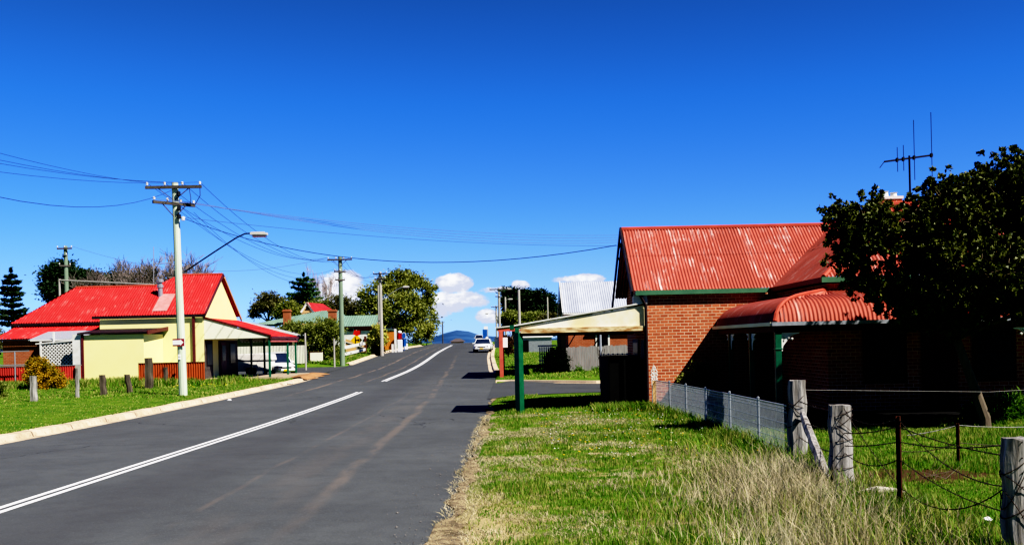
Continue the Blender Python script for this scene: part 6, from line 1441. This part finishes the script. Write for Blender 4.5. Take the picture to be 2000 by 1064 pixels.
bald |= (X - right_edge(Y) < np.clip(15.5 - Y, 0, 6)*.20*vnoise(X, Y, 1.2, 17)) & (rng.uniform(0, 1, len(X)) < .85)
k = (~soil | (rng.uniform(0, 1, len(X)) < .16)) & (~bald | (rng.uniform(0, 1, len(X)) < .25)); X, Y, edge = X[k], Y[k], edge[k]
dist = Y; tall = .4 + 1.2*vnoise(X, Y, .7, 4)**1.5 + .6*(np.abs(X - 4.6) < .5)
hh = (.055 + .065*rng.uniform(0, 1, len(X)))*tall*(1 - .6*edge); ww = (.006 + .00042*dist)*rng.uniform(.7, 1.3, len(X))
blades('green_grass', X, Y, hh, ww, MT['g_green'], 'short green spring grass on the verge and in the cottage yard')
# bleached thatch lying in the mown verge
x, y = sample(80000, -1.4, 3.8, 8.5, 30); k = (x > right_edge(y) - .10 - .12*vnoise(x, y, 2.2, 12)) & ((vnoise(x, y, 1.1, 2)*.6 + vnoise(x, y, 3.3, 3)*.4 > .53) | (x - right_edge(y) < .12 + .6*vnoise(x, y, .9, 6)*(y < 19)) & (rng.uniform(0, 1, len(x)) < .75)); x, y = x[k], y[k]
blades('dry_grass', x, y, rng.uniform(.03, .08, len(x)), (.005 + .0004*y), MT['g_dry'], 'bleached dry thatch lying in the mown verge', 1.6)
# tall straw clump along the fence
n = 30000; x, y = sample(n, .9, 5.0, 8.7, 17.5)
cen = 2.95 + (y - 9)*.10
dens_ = np.exp(-((x - cen)/1.0)**2)*(1 - sstep(13.6, 16.6, y)) *(.35 + vnoise(x, y, 1.4, 7)) + .05*(np.abs(x - 4.4) < .4)
k = rng.uniform(0, 1, n) < dens_*.80; x, y = x[k], y[k]
core = np.exp(-((x - (2.95 + (y - 9)*.10))/1.0)**2)
blades('tall_dry_grass', x, y, (.16 + .36*rng.uniform(0, 1, len(x))**1.3)*(.5 + .6*core), .004 + .0003*y + .006*rng.uniform(0, 1, len(x))**3, MT['g_dry'], 'tall straw coloured grass growing thick along the wire fence', .75)
n = 14000; x, y = sample(n, 1.0, 5.2, 8.7, 20); k = rng.uniform(0, 1, n) < .7*np.exp(-((x - (3.4 + (y - 9)*.10))/1.2)**2)*(.2 + vnoise(x, y, 1.1, 8)); x, y = x[k], y[k]
blades('tall_green_grass', x, y, .12 + .26*rng.uniform(0, 1, len(x)), .007 + .0004*y, MT['g_green'], 'long green grass mixed into the straw along the fence', .7)
# growth at the foot of mesh fence and along cottage wall
x, y = sample(9000, 3.6, 4.8, 16.5, 30.2); k = np.abs(x - (4.9 - (y - 17)*.05)) < .30*rng.uniform(0, 1, len(x)); x, y = x[k], y[k]
blades('long_grass', x, y, rng.uniform(.1, .34, len(x)), .012 + .0003*y, MT['g_green'], 'unmown grass fringe along the mesh fence', .6)
x, y = sample(2600, 2.4, 4.2, 29.2, 30.9); blades('long_grass', x, y, rng.uniform(.1, .32, len(x)), np.full(len(x), .022), MT['g_green'], 'long grass tufts by the brick corner and gate post', .6)
# other verge
X, Y = sample(70000, -34, -13.0, 24, 61)
k = (X < left_edge(Y) - .42) & (X > -Y*.53 - 1) & ~((Y > 53.5) & (X < -16.7)) & ~((X > -18.9) & (Y > 60.3)); X, Y = X[k], Y[k]
tuf = vnoise(X, Y, .55, 11)
kx, ky = sample(9000, -13.6, -12.9, 18, 60); kk = (np.abs(kx - (left_edge(ky) - .40)) < .05 + .13*vnoise(kx, ky, 1.5, 14)*rng.uniform(0, 1, len(kx))); kx, ky = kx[kk], ky[kk]
blades('verge_grass', kx, ky, rng.uniform(.03, .12, len(kx)), np.full(len(kx), .035), MT['g_green'], 'ragged grass creeping over the back of the kerb', .9)
blades('verge_grass', X, Y, (.03 + .05*rng.uniform(0, 1, len(X)))*(.5 + 1.3*tuf*(Y > 42) + .3*tuf), (.012 + .0006*Y)*rng.uniform(.7, 1.2, len(X)), MT['g_green'], 'short grass on the verge below the yellow shop', .6)
bx = np.concatenate([rng.normal(c, .8, 700) for c in np.linspace(-29, -16.2, 13)]); by = np.concatenate([rng.normal(c, .8, 700) for c in (52, 52.5, 53, 52.5, 53, 53.5, 54, 55.5, 55, 53, 53.2, 54, 56.5)])
k = ~((by > 53.9) & (bx < -16.6) & (bx > -20.5)) & ~((by > 55.9) & (bx < -24)) & ~((by > 57) & (bx < -18)); bx, by = bx[k], by[k]
blades('long_grass', bx, by, rng.uniform(.15, .55, len(bx)), np.full(len(bx), .05), MT['g_green'], 'rank long grass and weeds under the shop fences', .6)
X, Y = sample(26000, -23, -13, 86, 165); k = (X < left_edge(Y) - .5); X, Y = X[k], Y[k]
blades('verge_grass', X, Y, rng.uniform(.08, .22, len(X)), np.full(len(X), .09), MT['g_green'], 'grass strip along the far climbing kerb', .6)
X, Y = sample(16000, -2, 10, 52.4, 100); k = (X > right_edge(Y) + .5) & (Y > 53 - np.clip(X, 0, 4)*.75) & ~((Y > 61) & (X > 2.6)); X, Y = X[k], Y[k]
blades('verge_grass', X, Y, rng.uniform(.05, .14, len(X)), np.full(len(X), .06), MT['g_green'], 'mown grass beside the silver roofed house', .6)
# dandelions and clover in the verge
n = 260; x, y = sample(n, .6, 4.2, 17, 30); base = gz(x, y)
def flecks(name, x, y, s, mt, label):
    m = MB()
    for a, b in zip(x, y):
        z = g(a, b) + random.uniform(.05, .12); r_ = s*random.uniform(.6, 1.3); m.add([(a + cos(t_)*r_, b + sin(t_)*r_, z + r_*.3*sin(t_*2)) for t_ in np.linspace(0, 2*pi, 6)[:-1]], [(0, 1, 2, 3, 4)])
    return tag(m.build(name, mt), label, 'wild flowers', kind='stuff')
flecks('wild_flowers', x[:120], y[:120], .022, MT['signyellow'], 'yellow dandelion heads dotted through the grass'); flecks('wild_flowers', x[120:], y[120:], .018, MT['signwhite'], 'white clover heads dotted through the grass')
x, y = sample(130, -20, -14.5, 50, 60); flecks('wild_flowers', x, y, .045, simple('yellow_weed_flower', (.65, .60, .06), None, 2, .3, .7), 'yellow weed flowers in front of the shop')
# loose gravel on the crumbling road edge
m = MB(); rg = random.Random(8)
for _ in range(260):
    b = 8.6 + rg.random()**1.6*14; a = float(right_edge(b)) + rg.gauss(-.28, .30) - max(0, 12 - b)*.09; s = rg.uniform(.005, .013)*(1.0 if rg.random() < .9 else 1.6)
    z = max(g(a, b), float(prof(b))) + .016; v = [(a + rg.uniform(-1, 1)*s*.4 + cos(t_)*s, b + sin(t_)*s, z) for t_ in (0, 1.3, 2.5, 3.8, 5.1)] + [(a, b, z + s*.9)]
    m.add(v, [(0, 1, 5), (1, 2, 5), (2, 3, 5), (3, 4, 5), (4, 0, 5)])
tag(m.build('gravel', simple('pale_gravel', (.22, .20, .18), (.08, .075, .07), 40, .4, .9)), 'loose gravel along the crumbling asphalt edge', 'gravel', kind='stuff')
# log, paper and sticks in the yard
a = gp(1712, 966); q = MB(); q.tube([a + Vector((-.18, .05, .03)), a + Vector((0, 0, .06)), a + Vector((.22, -.03, .04)), a + Vector((.36, -.02, .02))], [.03, .055, .05, .02], 7); tag(q.build('fallen_log', MT['stone'], loc=a), 'pale bleached log lying in the grass by the bare soil', 'log')
a = gp(1931, 1021); q = MB(); q.add([a + Vector(v) for v in ((-.05, 0, .04), (.0, -.04, .03), (.055, .02, .035), (.02, .05, .065), (-.04, .04, .05))], [(0, 1, 2, 3, 4)]); tag(q.build('paper_scrap', MT['signwhite'], loc=a), 'crumpled scrap of white paper lying in the yard grass', 'paper')
a = gp(1965, 792); q = MB(); q.tube([a + Vector((-.2, -.1, .08)), a + Vector((.25, -.1, .1))], .035, 6); tag(q.build('pale_branch', MT['stone'], loc=a), 'pale fallen branch by the bright clumps near the verandah', 'branch')
for k, (px, py, s_, lab) in enumerate(((448, 782, .10, 'small white litter scrap on the shop verge'), (565, 748, .22, 'pale broken kerb stone on the clay bank'))):
    a = gp(px, py); q = MB(); q.lathe(a, [(s_*.8, 0), (s_, s_*.3), (s_*.6, s_*.6), (.01, s_*.7)], 7); tag(q.build('stone' if k else 'paper_scrap', MT['stone'] if k else MT['signwhite'], loc=a), lab, 'stone' if k else 'paper')
rt = random.Random(4); q = MB()
a = gp(1838, 935)
for k in range(9): q.tube([a + Vector((rt.uniform(-.3, .3), rt.uniform(-.2, .2), .02)), a + Vector((rt.uniform(-.5, .5), rt.uniform(-.2, .2), rt.uniform(.05, .4)))], [.005, .002], 4)
tag(q.build('dead_twigs', MT['bark'], loc=a), 'spray of dead twigs tangled in the barbed wire', 'twigs')
